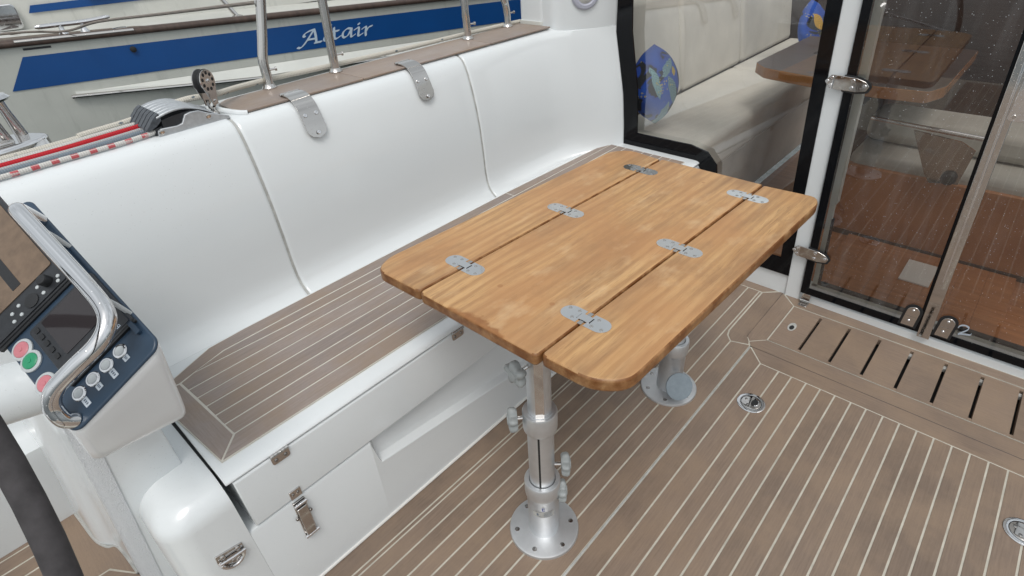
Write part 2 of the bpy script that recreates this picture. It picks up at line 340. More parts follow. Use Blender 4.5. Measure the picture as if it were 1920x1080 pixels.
# ------------------------------------------------------------------ building helpers
WM = {}
class MB:
    def __init__(s): s.v = []; s.f = []; s.mi = []
    def add(s, vs, fs, mi=0):
        o = len(s.v); s.v += [Vector(v) for v in vs]; s.f += [tuple(i + o for i in f) for f in fs]; s.mi += [mi] * len(fs); return s
    def box(s, a, b, mi=0):
        (x0, y0, z0), (x1, y1, z1) = a, b
        return s.add([(x0, y0, z0), (x1, y0, z0), (x1, y1, z0), (x0, y1, z0), (x0, y0, z1), (x1, y0, z1), (x1, y1, z1), (x0, y1, z1)],
                     [(3, 2, 1, 0), (4, 5, 6, 7), (0, 1, 5, 4), (1, 2, 6, 5), (2, 3, 7, 6), (3, 0, 4, 7)], mi)
    def prism(s, poly, z0, z1, top=0, side=0, fr=None):
        """poly in local xy, extruded in local z; fr = Matrix frame"""
        n = len(poly); a = sum(poly[i][0] * poly[(i + 1) % n][1] - poly[(i + 1) % n][0] * poly[i][1] for i in range(n))
        if a < 0: poly = poly[::-1]
        vs = [Vector((x, y, z0)) for x, y in poly] + [Vector((x, y, z1)) for x, y in poly]
        if fr is not None: vs = [fr @ v for v in vs]
        o = len(s.v); s.v += vs
        s.f.append(tuple(o + i for i in range(n))[::-1]); s.mi.append(side)
        s.f.append(tuple(o + n + i for i in range(n))); s.mi.append(top)
        for i in range(n):
            j = (i + 1) % n; s.f.append((o + i, o + j, o + n + j, o + n + i)); s.mi.append(side)
        return s
    def grid(s, rows, close=False, caps=False, mi=0):
        m = len(rows[0]); o = len(s.v)
        for r in rows: s.v += [Vector(p) for p in r]
        for i in range(len(rows) - 1):
            for j in range(m if close else m - 1):
                k = (j + 1) % m
                s.f.append((o + i * m + j, o + i * m + k, o + (i + 1) * m + k, o + (i + 1) * m + j)); s.mi.append(mi)
        if caps:
            s.f.append(tuple(o + j for j in range(m))[::-1]); s.mi.append(mi)
            q = o + (len(rows) - 1) * m; s.f.append(tuple(q + j for j in range(m))); s.mi.append(mi)
        return s
    def lathe(s, prof, fr, n=28, mi=0):
        rows = [[fr @ Vector((r * math.cos(2 * math.pi * k / n), r * math.sin(2 * math.pi * k / n), z)) for k in range(n)] for r, z in prof]
        return s.grid(rows, True, True, mi)
    def tube(s, pts, r, n=12, close=False, caps=True, mi=0):
        P = [Vector(p) for p in pts]; rows = []; N = len(P); up = None
        for i in range(N):
            if close: d = P[(i + 1) % N] - P[i - 1]
            else: d = P[min(i + 1, N - 1)] - P[max(i - 1, 0)]
            d.normalize()
            if up is None: up = Vector((0, 0, 1)) if abs(d.z) < .9 else Vector((1, 0, 0))
            a = d.cross(up)
            if a.length < 1e-6: a = d.cross(Vector((.3, 1, .2)))
            a.normalize(); b = a.cross(d); up = b
            rr = r[i] if isinstance(r, (list, tuple)) else r
            rows.append([P[i] + rr * (math.cos(2 * math.pi * k / n) * a + math.sin(2 * math.pi * k / n) * b) for k in range(n)])
        if close: rows.append(rows[0]); caps = False
        return s.grid(rows, True, caps, mi)
    def mesh(s, name, inv=None, smooth=True, ang=35):
        me = bpy.data.meshes.new(name); vs = [inv @ v for v in s.v] if inv is not None else s.v
        me.from_pydata([tuple(v) for v in vs], [], s.f)
        bm = bmesh.new(); bm.from_mesh(me)
        bmesh.ops.remove_doubles(bm, verts=bm.verts, dist=1e-6)
        bmesh.ops.recalc_face_normals(bm, faces=bm.faces); 
        lay = None
        bm.to_mesh(me); bm.free()
        if len(me.polygons) == len(s.mi):
            for p, i in zip(me.polygons, s.mi): p.material_index = i
        if smooth:
            for p in me.polygons: p.use_smooth = True
            me.set_sharp_from_angle(angle=math.radians(ang))
        return me
    def build(s, name, mats, parent=None, bevel=0, seg=2, at=None, smooth=True, ang=35, sub=0):
        if parent is None:
            if at is None:
                c = sum(s.v, Vector()) / len(s.v); at = (c.x, c.y, min(v.z for v in s.v))
            Mw = Matrix.Translation(at)
        else: Mw = WM[parent]
        me = s.mesh(name, Mw.inverted(), smooth, ang)
        return place(me, name, mats, parent, Mw, bevel, seg, sub)

def place(me, name, mats, parent=None, Mw=Matrix(), bevel=0, seg=2, sub=0):
    if mats and not me.materials:
        for m in (mats if isinstance(mats, (list, tuple)) else [mats]): me.materials.append(M[m])
    o = bpy.data.objects.new(name, me); COL.objects.link(o)
    WM[o] = Mw.copy()
    if parent is not None:
        o.parent = parent; o.matrix_basis = WM[parent].inverted() @ Mw
    else: o.matrix_basis = Mw
    if bevel:
        b = o.modifiers.new('bevel', 'BEVEL'); b.width = bevel; b.segments = seg; b.limit_method = 'ANGLE'; b.angle_limit = math.radians(40)
        b.harden_normals = False
    if sub:
        d = o.modifiers.new('sub', 'SUBSURF'); d.levels = d.render_levels = sub
    return o
def thing(name, label, cat, at, group=None):
    o = bpy.data.objects.new(name, None); COL.objects.link(o); o.empty_display_size = .05
    WM[o] = Matrix.Translation(at); o.matrix_basis = WM[o]; tag(o, label, cat, group); return o
def tag(o, label, cat, group=None):
    o['label'] = label; o['category'] = cat
    if group: o['group'] = group
    return o
def structure(o): o['kind'] = 'structure'; return o
def frame(p, x, z):
    """matrix with local z along z and local x near x"""
    z = Vector(z).normalized(); x = Vector(x); x = (x - x.dot(z) * z).normalized(); y = z.cross(x)
    m = Matrix((x, y, z)).transposed().to_4x4(); m.translation = Vector(p); return m
def rrect(x0, y0, x1, y1, r, n=5):
    out = []
    for cx, cy, a in ((x1 - r, y1 - r, 0), (x0 + r, y1 - r, 90), (x0 + r, y0 + r, 180), (x1 - r, y0 + r, 270)):
        for k in range(n + 1):
            t = math.radians(a + 90 * k / n); out.append((cx + r * math.cos(t), cy + r * math.sin(t)))
    return out
def roundpoly(P, r, n=4):
    out = []; N = len(P)
    for i in range(N):
        a, b, c = Vector(P[i - 1]), Vector(P[i]), Vector(P[(i + 1) % N])
        ri = r[i] if isinstance(r, (list, tuple)) else r
        if ri <= 0: out.append(tuple(b)); continue
        u = (a - b); v = (c - b); L = min(ri, u.length * .45, v.length * .45)
        p, q = b + u.normalized() * L, b + v.normalized() * L
        for k in range(n + 1):
            t = k / n; out.append(tuple((1 - t) ** 2 * p + 2 * t * (1 - t) * b + t * t * q))
    return out
def smooth(P, k=6):
    P = [Vector(p) for p in P]; out = []
    for i in range(len(P) - 1):
        p0, p1, p2, p3 = P[max(i - 1, 0)], P[i], P[i + 1], P[min(i + 2, len(P) - 1)]
        for j in range(k):
            t = j / k
            out.append(.5 * (2 * p1 + (p2 - p0) * t + (2 * p0 - 5 * p1 + 4 * p2 - p3) * t * t + (3 * p1 - p0 - 3 * p2 + p3) * t ** 3))
    out.append(P[-1]); return out
def disc_mesh(name, r, h, n=14, dome=.0):
    return MB().lathe([(r, 0), (r, h * .7), (r * .85, h), (r * .3, h + dome)], Matrix(), n).mesh(name)
_SC = {}
def screws(parent, pts, nrm, r=.0045, h=.0018, mat='screw', xdir=(1, .3, .2)):
    key = (r, h, mat)
    if key not in _SC:
        b = MB().lathe([(r, -.0008), (r, h * .6), (r * .8, h), (r * .35, h), (r * .3, h * .45)], Matrix(), 12)
        _SC[key] = b.mesh('screw')
    for p in pts: place(_SC[key], 'screw', mat, parent, frame(p, xdir, nrm))

# ================================================================== SETTING
structure(MB().add([(-60, -60, -1.0), (60, -60, -1.0), (60, 60, -1.0), (-60, 60, -1.0)], [(0, 1, 2, 3)]).build('water', 'water'))

# ---- cockpit floor : caulk bed + single teak planks
G = .0024
fl = MB()
fl.box((-1.6, -1.3, -.02), (1.647, .862, -.0012))
fl.box((1.647, .395, -.02), (1.896, .862, -.0012))
fl.box((1.896, -1.3, -.02), (1.985, .862, -.0012))
floor = structure(fl.build('cockpit_floor', 'caulk', at=(0, 0, 0)))
MB().box((1.640, -1.3, -.05), (1.90, .3945, -.032)).build('drain_tray', 'dark', floor)
MB().box((1.6455, -1.3, -.02), (1.6495, .393, -.0012)).build('caulk_seam', 'caulk', floor)
MB().box((1.8935, -1.3, -.02), (1.8975, .393, -.0012)).build('caulk_seam', 'caulk', floor)
MB().box((1.6475, .3885, -.02), (1.8955, .3938, -.0011)).build('caulk_seam', 'caulk', floor)
def plank(poly, parent, mat, z=0.0, th=.012, bev=.0006, name='plank'):
    c = Vector((sum(p[0] for p in poly) / len(poly), sum(p[1] for p in poly) / len(poly), z - th))
    b = MB().prism([(x, y) for x, y in poly], z - th, z + random.uniform(-.0002, .0002))
    return b.build(name, mat, parent, bevel=bev, seg=1, smooth=False)
def inset(poly, g=G):
    n = len(poly); P = [Vector(p) for p in poly]
    a = sum(P[i].x * P[(i + 1) % n].y - P[(i + 1) % n].x * P[i].y for i in range(n))
    if a < 0: P = P[::-1]
    out = []
    for i in range(n):
        d1 = (P[i] - P[i - 1]).normalized(); d2 = (P[(i + 1) % n] - P[i]).normalized()
        n1 = Vector((-d1.y, d1.x)); n2 = Vector((-d2.y, d2.x)); b = n1 + n2
        if b.length < 1e-4: b = n1
        b = b / max(.35, b.dot(n1) * 1.0) if b.dot(n1) > 0 else n1
        out.append(tuple(P[i] + b * g))
    return out
XA = -1.55
HS = [.362, .302, .2612, .2166, .1743, .1317, .0866, .0449, .0003, -.0423, -.0855, -.1273, -.1697, -.2111, -.2521, -.2937, -.346]
for a, b in zip(HS[:-1], HS[1:]): plank(inset([(XA, b), (1.518, b), (1.518, a), (XA, a)]), floor, 'teak')
plank(inset([(XA, .362), (1.518, .362), (1.578, .4205), (XA, .4205)]), floor, 'teak')
plank(inset([(XA, -.346), (1.518, -.346), (1.578, -.402), (XA, -.402)]), floor, 'teak')
plank(inset([(1.518, .362), (1.518, -.346), (1.5815, -.405), (1.5815, .421)], .0018), floor, 'teaky')
MB().box((1.5785, -1.25, -.012), (1.5845, .424, -.0009)).build('hatch_joint', 'rubber', floor)  # dark strips put in for the shade in the hatch creases
MB().box((1.60, .4505, -.012), (1.960, .4555, -.0009)).build('hatch_joint', 'rubber', floor)
MB().box((XA, .4198, -.012), (1.575, .4252, .0010)).build('gutter_strip', 'gutter', floor, bevel=.002)
MB().box((XA, -.412, -.012), (1.575, -.404, .0012)).build('gutter_strip', 'gutter', floor, bevel=.002)
for k in range(14):
    a = -.414 - .043 * k; plank(inset([(XA, a - .043), (1.578, a - .043), (1.578, a), (XA, a)]), floor, 'teak')
XF = -.10
plank(inset([(XF, .4245), (1.586, .4245), (1.566, .486), (XF, .486)]), floor, 'teak')
plank(inset([(XF, .486), (1.566, .486), (1.591, .508), (1.62, .5155), (1.909, .517), (1.911, .527), (XF, .527)]), floor, 'teak')
LS = [.527, .572, .615, .659, .702, .747, .792]
for a, b in zip(LS[:-1], LS[1:]): plank(inset([(XF, a), (1.913, a), (1.913, b), (XF, b)]), floor, 'teak')
plank(inset([(XF, .792), (1.913, .792), (1.913, .804), (XF, .804)], .0022), floor, 'teak')
plank(inset([(XF, .804), (1.99, .804), (1.99, .868), (XF, .868)]), floor, 'teak')
plank(inset([(1.913, .515), (1.968, .459), (1.972, .498), (1.980, .544), (1.981, .804), (1.913, .804)]), floor, 'teaky')
plank(inset([(1.910, .5145), (1.62, .5135), (1.592, .506), (1.567, .486), (1.587, .431), (1.601, .436), (1.627, .4525), (1.964, .4535)], .0009), floor, 'teak')
# drain grating in front of the doors
gx0, gx1 = 1.5805, 1.953
plank(inset([(1.602, .4365), (1.646, .393), (1.646, -1.25), (gx0, -1.25), (gx0, .4225)], .0018), floor, 'teaky')
plank(inset([(1.897, .393), (1.952, .446), (1.950, .2), (1.944, 0), (1.944, -1.25), (1.897, -1.25)]), floor, 'teaky')
plank(inset([(1.646, .393), (1.603, .436), (1.627, .4545), (1.956, .4545), (1.897, .393)], .0018), floor, 'teak')
sl_y = [.389] + [.290 - .0955 * k for k in range(17)]
for i in range(len(sl_y) - 1):
    a, b = sl_y[i] - (.0045 if i else 0), sl_y[i + 1] + .0045
    plank([(1.6500, b), (1.893, b), (1.893, a), (1.6500, a)], floor, 'teaky', th=.022, name='slat')
    if i: MB().box((1.6502, sl_y[i] - .0047, -.022), (1.6625, sl_y[i] + .0047, -.0008)).box((1.880, sl_y[i] - .0047, -.022), (1.8928, sl_y[i] + .0047, -.0008)).build('slat_bridge', 'teaky', floor, smooth=False)
for k in range(5):
    MB().box((1.858, sl_y[4 + k] - .0044, -.020), (1.874, sl_y[4 + k] + .0044, -.007)).build('slot_spacer', 'gutter', floor, smooth=False)
MB().prism([(1.769 + a * .026, .352 + b * .013) for a, b in [(math.cos(t * .3142), math.sin(t * .3142)) for t in range(20)]], -.002, .0008).build('finger_hole_ring', 'gutter', floor)
MB().prism([(1.764 + a * .014, .3515 + b * .0075) for a, b in [(math.cos(t * .3142), math.sin(t * .3142)) for t in range(20)]], -.002, .0014).build('finger_hole', 'dark', floor)

# ---- raised helm floor, aft of the bench
hz = .2
helm = structure(MB().box((-1.5, .95, hz - .24), (-.115, 1.47, hz - .0012)).build('helm_floor', 'caulk', at=(-.5, 1.2, 0)))
plank(inset([(-.232, 1.09), (-.150, 1.085), (-.106, 1.02), (-.106, 1.36), (-.206, 1.36), (-.236, 1.31)], .0022), helm, 'teaky', hz)
plank(inset([(-.232, 1.09), (-.150, 1.085), (-.106, 1.02), (-.106, .95), (-.20, .95), (-.232, .97)], .0022), helm, 'teak', hz)
plank(inset([(-1.5, 1.306), (-.236, 1.31), (-.206, 1.37), (-1.5, 1.37)]), helm, 'teak', hz)
HY = [1.306, 1.287, 1.248, 1.209, 1.165, 1.12, 1.075, 1.03, .95]
for a, b in zip(HY[:-1], HY[1:]): plank(inset([(-1.5, b), (-.234, b), (-.234, a), (-1.5, a)]), helm, 'teak', hz)

# ================================================================== COCKPIT COAMING WITH BACKREST
PR = [(1.255, .436), (1.272, .438), (1.288, .4435), (1.302, .453), (1.314, .468), (1.323, .490), (1.328, .525), (1.331, .60), (1.3365, .68), (1.345, .74),
      (1.357, .80), (1.371, .85), (1.3815, .876), (1.391, .891), (1.402, .900), (1.416, .9055), (1.435, .9075)]
PB = [(1.60, .9075), (1.622, .900), (1.635, .87), (1.66, .4), (1.60, -.5), (1.45, -.5), (1.255, .40)]
def prof_normals(P):
    out = []
    for i in range(len(P)):
        a = Vector(P[max(i - 1, 0)]); b = Vector(P[min(i + 1, len(P) - 1)]); d = (b - a).normalized(); out.append(Vector((-d.y, d.x)))
    return out
def coaming_rows(x0, x1, ins0=True, ins1=True):
    N = prof_normals(PR); rows = []
    st = [(x0, .006), (x0 + .0015, .0025), (x0 + .0045, .0005), (x0 + .009, 0)] if ins0 else [(x0, 0)]
    st += [(x0 + (x1 - x0) * k / 8, 0) for k in range(1, 8)]
    st += [(x1 - .009, 0), (x1 - .0045, .0005), (x1 - .0015, .0025), (x1, .006)] if ins1 else [(x1, 0)]
    for x, i in st:
        rows.append([(x, p[0] - n.x * i, p[1] - n.y * i) for p, n in zip(PR, N)] + [(x, a, b) for a, b in PB])
    return rows
coam = thing('cockpit_coaming', 'white moulded cockpit coaming with grooved backrest along the port bench', 'coaming', (.8, 1.45, 0))
X1, X2 = .516, 1.266
MB().grid(coaming_rows(-1.5, X1 - .0025, False), True, True).build('backrest_panel', 'gel', coam, ang=28)
MB().grid(coaming_rows(X1 + .0025, X2 - .0025), True, True).build('backrest_panel', 'gel', coam, ang=28)
# groove sealant
for xg in (X1, X2):
    N = prof_normals(PR)
    MB().grid([[(x, p[0] - n.x * .004, p[1] - n.y * .004) for p, n in zip(PR, N)] for x in (xg - .0045, xg + .0045)]).build('groove_seal', 'gutter', coam)
# forward panel that sweeps round to the cabin bulkhead
def yw(z):
    T = [(.40, 1.200), (.44, 1.200), (.646, 1.215), (.872, 1.262), (1.3, 1.268)]
    for (a, ya), (b, yb) in zip(T[:-1], T[1:]):
        if z <= b: return ya + (yb - ya) * (z - a) / (b - a)
    return T[-1][1]
rows = []
N = prof_normals(PR)
for x, i in [(X2 + .0025, .006), (X2 + .004, .0025), (X2 + .007, .0005), (X2 + .0115, 0), (1.40, 0), (1.52, 0)]:
    rows.append([(x, p[0] - n.x * i, p[1] - n.y * i) for p, n in zip(PR, N)] + [(x, a, b) for a, b in PB])
for k in range(1, 15):
    t = k / 14; r = []
    for (y, z) in PR:
        A = Vector((1.60, y)); C = Vector((1.775, y - .004)); D = Vector((1.952, min(yw(z), y - .01)))
        if z > .896: D = Vector((1.80, y)); C = Vector((1.72, y))
        q = (1 - t) ** 2 * A + 2 * t * (1 - t) * C + t * t * D; r.append((q.x, q.y, z))
    r += [(1.60 + .3 * t, a, b) for a, b in PB]
    rows.append(r)
MB().grid(rows, True, True).build('backrest_panel', 'gel', coam, ang=50)
# teak capping boards
def cap(poly): return MB().prism(inset(poly, .0012), .9080, .9135).build('cap_board', 'captk', coam, bevel=.0012, seg=1, smooth=False)
cap(roundpoly([(.565, 1.418), (.545, 1.45), (.545, 1.545), (.575, 1.572), (.905, 1.572), (.905, 1.412)], [.0, .02, .02, .03, 0, 0]))
cap([(.905, 1.412), (.905, 1.572), (1.415, 1.568), (1.415, 1.407)])
cap([(1.415, 1.407), (1.415, 1.568), (1.728, 1.566), (1.728, 1.404)])
lipc = [(.562, 1.420, .9065), (.548, 1.428, .909), (.537, 1.448, .911), (.526, 1.49, .912), (.533, 1.53, .912), (.55, 1.56, .910)]
MB().tube(smooth(lipc, 5), .0075, 10).build('moulded_lip', 'gel', coam)
# hinged steel straps over the backrest edge
def strap(xc, w, lab):
    path = [(1.455, .9175), (1.43, .9170), (1.412, .9130), (1.397, .9055), (1.385, .8945), (1.3745, .876), (1.363, .850), (1.352, .818)]
    q = smooth([(0, a, b) for a, b in path], 4); h = w / 2; L = len(q); rows = []
    for i, p in enumerate(q):
        d = (q[min(i + 1, L - 1)] - q[max(i - 1, 0)]).normalized(); n = Vector((0, -d.z, d.y))
        if n.z < 0 and n.y > 0: n = -n
        s_ = (q[-1] - p).length; hh = h if s_ > h else h * math.sqrt(max(.0, 1 - ((h - s_) / h) ** 2)) + .001
        top = p + n * .0028 * (1 if n.y <= 0 or n.z > 0 else -1)
        rows.append([(xc - hh, p.y, p.z), (xc + hh, p.y, p.z), (xc + hh, top.y, top.z), (xc - hh, top.y, top.z)])
    o = MB().grid(rows, True, True).build('hinge_strap', 'steel', coam, ang=30); o['label'] = lab
    screws(o, [(xc - .016, 1.3715, .8755), (xc + .016, 1.3715, .8755), (xc, 1.3515, .832)], (0, -.93, .37), .0055, .0035, 'chrome')
    b = MB()
    for k in range(3): b.tube([(xc - h + k * w / 3 + .001, 1.457, .9165), (xc - h + (k + 1) * w / 3 - .001, 1.457, .9165)], .0042, 10)
    b.build('hinge_knuckle', 'steel', o)
strap(.699, .056, 'steel strap nearest the rope clutch'); strap(1.076, .054, 'steel strap further forward')
# cabin side wing above the coaming
wing = [(1.735, 1.392), (1.953, 1.266), (2.02, 1.262), (2.02, 1.52), (1.742, 1.505)]
MB().prism(roundpoly(wing, [.03, 0, 0, 0, .03], 6), .86, 1.42).build('cabin_wing', 'gel', coam, ang=40)
MB().prism(roundpoly([(1.733, 1.450), (1.80, 1.44), (1.80, 1.56), (1.733, 1.558)], [.012, 0, 0, .012], 4), .88, 1.42).build('wing_trim', 'gel', coam, ang=40)
MB().prism(roundpoly([(1.728, 1.452), (1.80, 1.44), (1.80, 1.562), (1.728, 1.56)], [.012, 0, 0, .012], 4), .913, .925).build('trim_foot', 'cream', coam, ang=40)
fs = frame((1.838, 1.3315, 1.012), (.863, -.506, 0), (-.506, -.863, 0))
sp = MB().lathe([(.055, 0), (.055, .004), (.050, .009), (.040, .010), (.036, .007)], fs, 32).build('speaker', 'speaker', coam)
MB().lathe([(.036, .006), (.03, .0085), (.015, .010), (.004, .0105)], fs, 28).build('speaker_grille', 'gutter', sp)

# ================================================================== COCKPIT BENCH
bench = thing('cockpit_bench', 'white cockpit locker bench with teak slatted seat under the backrest', 'bench', (.7, 1.05, 0))
YF = .860
# lower plinth, aft part with plain face, forward part with a finger recess
pl = MB()
def ext(profile, x0, x1, mb, nx=1):
    mb.grid([[(x0 + (x1 - x0) * k / nx, a, b) for a, b in profile] for k in range(nx + 1)], True, True); return mb
ext([(YF, 0), (YF, .276), (YF + .003, .283), (YF + .009, .286), (1.26, .286), (1.26, 0)], .0783, .372, pl)
pl.build('locker_front', 'gel', bench, ang=40)
rows = []
xr = [.372, .3735, .376, .379, .382, .385, .389] + [.389 + (1.99 - .389) * k / 14 for k in range(1, 15)]
for x in xr:
    zl = .203 - .13 * (x - .372) if x < 1.2 else .095
    e = min(1.0, (x - .372) / .017); e = e * e * (3 - 2 * e); lift = (1 - e) * (.270 - zl)
    rows.append([(x, YF, 0), (x, YF, min(zl + lift, .270)), (x, YF + .002 * e, min(zl + lift + .003, .272)), (x, YF + .019 * e, min(zl + lift + .012, .275)), (x, YF + .024 * e, min(zl + lift + .030, .278)), (x, YF + .024 * e, .281), (x, YF + .024 * e + .002, .286), (x, 1.26, .286), (x, 1.26, 0)])
MB().grid(rows, True, True).build('locker_front', 'gel', bench, ang=24)
MB().tube([(.05, YF - .001, .004), (1.96, YF - .001, .004)], .0045, 8).build('base_seal', 'flange', bench)
# front flap, lip and seat
XS = .082
fl_ = MB(); ext([(YF, .2895), (YF, .422), (YF + .002, .4275), (YF + .009, .4295), (1.25, .4295), (1.25, .2895)], XS + .012, 1.985, fl_); fl_.build('locker_flap', 'gel', bench, bevel=.003, seg=2)
MB().box((XS + .02, YF + .012, .284), (1.98, 1.2, .291)).build('flap_gasket', 'rubber', bench)
seat = MB(); ext([(YF + .001, .4325), (YF - .0005, .436), (YF + .003, .4405), (YF + .012, .4435), (YF + .03, .4445), (1.285, .4445), (1.285, .4325)], XS, 1.985, seat)
seat.build('seat_moulding', 'gel', bench, bevel=.004, seg=2, ang=50)
MB().box((XS + .01, YF + .006, .4285), (1.98, 1.2, .4335)).build('flap_gasket', 'rubber', bench)
sz = .4495
capoly = [(XS + .018, .908), (1.90, .898), (1.90, 1.255), (1.30, 1.273), (.32, 1.276), (.232, 1.272), (.10, 1.215), (XS + .003, 1.10)]
MB().prism(capoly, .440, sz - .0012).build('seat_caulk', 'seatcaulk', bench, smooth=False)
g = .0022
plank(inset([(XS + .018, .908), (1.90, .898), (1.90, .955), (.1490, .957)], g), bench, 'seatteak', sz)
plank(inset([(XS + .018, .908), (.1480, .957), (.1350, 1.197), (.108, 1.203), (.100, 1.213), (XS + .003, 1.10)], g), bench, 'seatteaky', sz)
plank(inset([(.1345, 1.199), (.108, 1.2035), (.100, 1.2135), (.232, 1.272), (.32, 1.276), (1.30, 1.273), (1.30, 1.232), (.420, 1.2345), (.251, 1.2335)], g), bench, 'seatteak', sz)
plank(inset([(1.30, 1.232), (1.90, 1.2295), (1.90, 1.254), (1.30, 1.273)], g), bench, 'seatteak', sz)
SY = [.957, .997, 1.037, 1.079, 1.120, 1.161]
SX = [.148, .1455, .1440, .1425, .1405, .138]
for i in range(5): plank(inset([(SX[i], SY[i]), (1.90, SY[i] - .003), (1.90, SY[i + 1] - .003), (SX[i + 1], SY[i + 1])], g), bench, 'seatteak', sz)
plank(inset([(.138, 1.161), (1.90, 1.158), (1.90, 1.195), (.40, 1.198), (.17, 1.2105), (.136, 1.198)], g), bench, 'seatteak', sz)
plank(inset([(.175, 1.2115), (.40, 1.199), (1.90, 1.196), (1.90, 1.230), (.42, 1.2335), (.251, 1.2325)], g), bench, 'seatteak', sz)
# rounded aft end block of the bench
P = []
endp = [(.078, YF, 0)]
rows = []
for k in range(9):
    a = math.radians(90 * k / 8); zz = .375 + .055 * math.sin(a); ins = .055 * (1 - math.cos(a))
    rows.append((ins, zz))
sec = [(0.0, 0.0), (0.0, .16)] + rows
def planrow(ins, z):
    lean = .018 * (z / .43)
    ya, r = YF + ins, .055
    out = [(.078, ya, z)]
    cx, cy = -.068 + lean + r + ins, ya + r
    for k in range(9):
        a = math.radians(-90 - 90 * k / 8); out.append((cx + r * math.cos(a), cy + r * math.sin(a), z))
    out.append((-.068 + lean + ins, 1.02, z)); out.append((-.02, 1.30, z)); out.append((.074, 1.30, z))
    return out
MB().grid([planrow(a, b) for a, b in sec], True, True).build('bench_end', 'gel', bench, ang=60)
MB().box((.076, .93, .36), (.0835, 1.25, .4285)).build('end_gasket', 'rubber', bench)
# hinges of the flap
def lid_hinge(x):
    o = MB().prism(roundpoly([(x - .019, .4305), (x + .019, .4305), (x + .019, .408), (x - .019, .408)], [0, 0, .007, .007]), 0, .0022, fr=Matrix(((1, 0, 0, 0), (0, 0, -1, YF), (0, 1, 0, 0), (0, 0, 0, 1)))).build('flap_hinge', 'steel', bench)
    b = MB()
    for k in range(5): b.tube([(x - .019 + k * .0076 + .0004, YF - .003, .4335), (x - .019 + (k + 1) * .0076 - .0004, YF - .003, .4335)], .0042, 10)
    b.build('hinge_knuckle', 'steel', o)
    screws(o, [(x - .010, YF - .0022, .4175), (x + .010, YF - .0022, .4175)], (0, -1, 0), .0042)
for x in (.188, .672, 1.25): lid_hinge(x)
# toggle latch
def facep(poly, t0, t1, nm, mat, par, bev=.0):
    return MB().prism(poly, t0, t1, fr=Matrix(((1, 0, 0, 0), (0, 0, -1, YF), (0, 1, 0, 0), (0, 0, 0, 1)))).build(nm, mat, par, bevel=bev)
k_ = facep([(.172, .290), (.197, .290), (.197, .314), (.172, .314)], -.001, .003, 'latch_keeper', 'steel', bench, .0006)
screws(k_, [(.179, YF - .003, .304), (.190, YF - .003, .304)], (0, -1, 0), .0032)
lt = facep([(.168, .166), (.196, .166), (.197, .279), (.170, .279)], -.001, .004, 'toggle_latch', 'steel', bench, .0008)
facep([(.1705, .169), (.1935, .169), (.1945, .262), (.172, .262)], .006, .0105, 'latch_lever', 'steel', lt, .0015)
MB().tube([(.170, YF - .009, .274), (.197, YF - .009, .274)], .0045, 10).build('latch_hook', 'chrome', lt)
MB().tube([(.166, YF - .008, .168), (.198, YF - .008, .168)], .0042, 10).build('latch_lip', 'chrome', lt)
MB().box((.1725, YF - .0075, .264), (.1945, YF - .0045, .270)).build('latch_gap', 'dark', lt)
screws(lt, [(.1665, YF - .006, .235), (.1975, YF - .006, .235)], (0, -1, 0), .0042, .003)
# folding pad eye
pe = facep(roundpoly([(.008, .292), (.058, .282), (.0585, .268), (.052, .248), (.034, .240), (.014, .248), (.0055, .266)], [.002, .002, .006, .016, .016, .016, .006]), -.001, .003, 'folding_padeye', 'steel', bench, .0006)
q = [(.010, YF - .008, .2715), (.034, YF - .009, .2685), (.058, YF - .008, .2655)]
MB().tube(q, .0034, 10).build('eye_pin', 'chrome', pe)
arc = [(.0325 + .0225 * math.cos(math.radians(a)), YF - .006, .2675 + .026 * math.sin(math.radians(a))) for a in range(186, 355, 12)]
MB().tube(arc, .0038, 10).build('eye_ring', 'chrome', pe)
screws(pe, [(.0185, YF - .003, .2805), (.0475, YF - .003, .2765), (.033, YF - .003, .2545)], (0, -1, 0), .0055, .0028, 'steel')

# ================================================================== FOLDING TABLE
TX, TZ, TH = .500, .700, .026
tilt = math.radians(-1.25)
TM = Matrix.Translation((.5, .59, TZ)) @ Matrix.Rotation(-tilt, 4, 'Y') @ Matrix.Translation((-.5, -.59, -TZ))
table = thing('folding_table', 'oak cockpit table with two hinged leaves on aluminium pillars', 'table', (.92, .54, 0))
def board(poly, rad):
    b = MB().prism(roundpoly(poly, rad, 6), TZ - TH, TZ, top=0, side=1)
    b.v = [TM @ v for v in b.v]
    return b.build('tabletop_board', ['oak', 'oakend'], table, bevel=.0055, seg=3, ang=60)
board([(.500, .7387), (1.362, .7168), (1.378, .822), (1.335, .866), (.54, .890), (.497, .868)], [.012, .008, .05, .06, .05, .03])
board([(.499, .4457), (1.362, .4267), (1.366, .7145), (.498, .7365)], [.010, .008, .008, .012])
board([(.507, .4435), (1.358, .4245), (1.366, .300), (1.33, .285), (.545, .300), (.510, .345)], [.012, .008, .035, .04, .06, .045])
def tpt(x, y, z): return TM @ Vector((x, y, TZ + z))
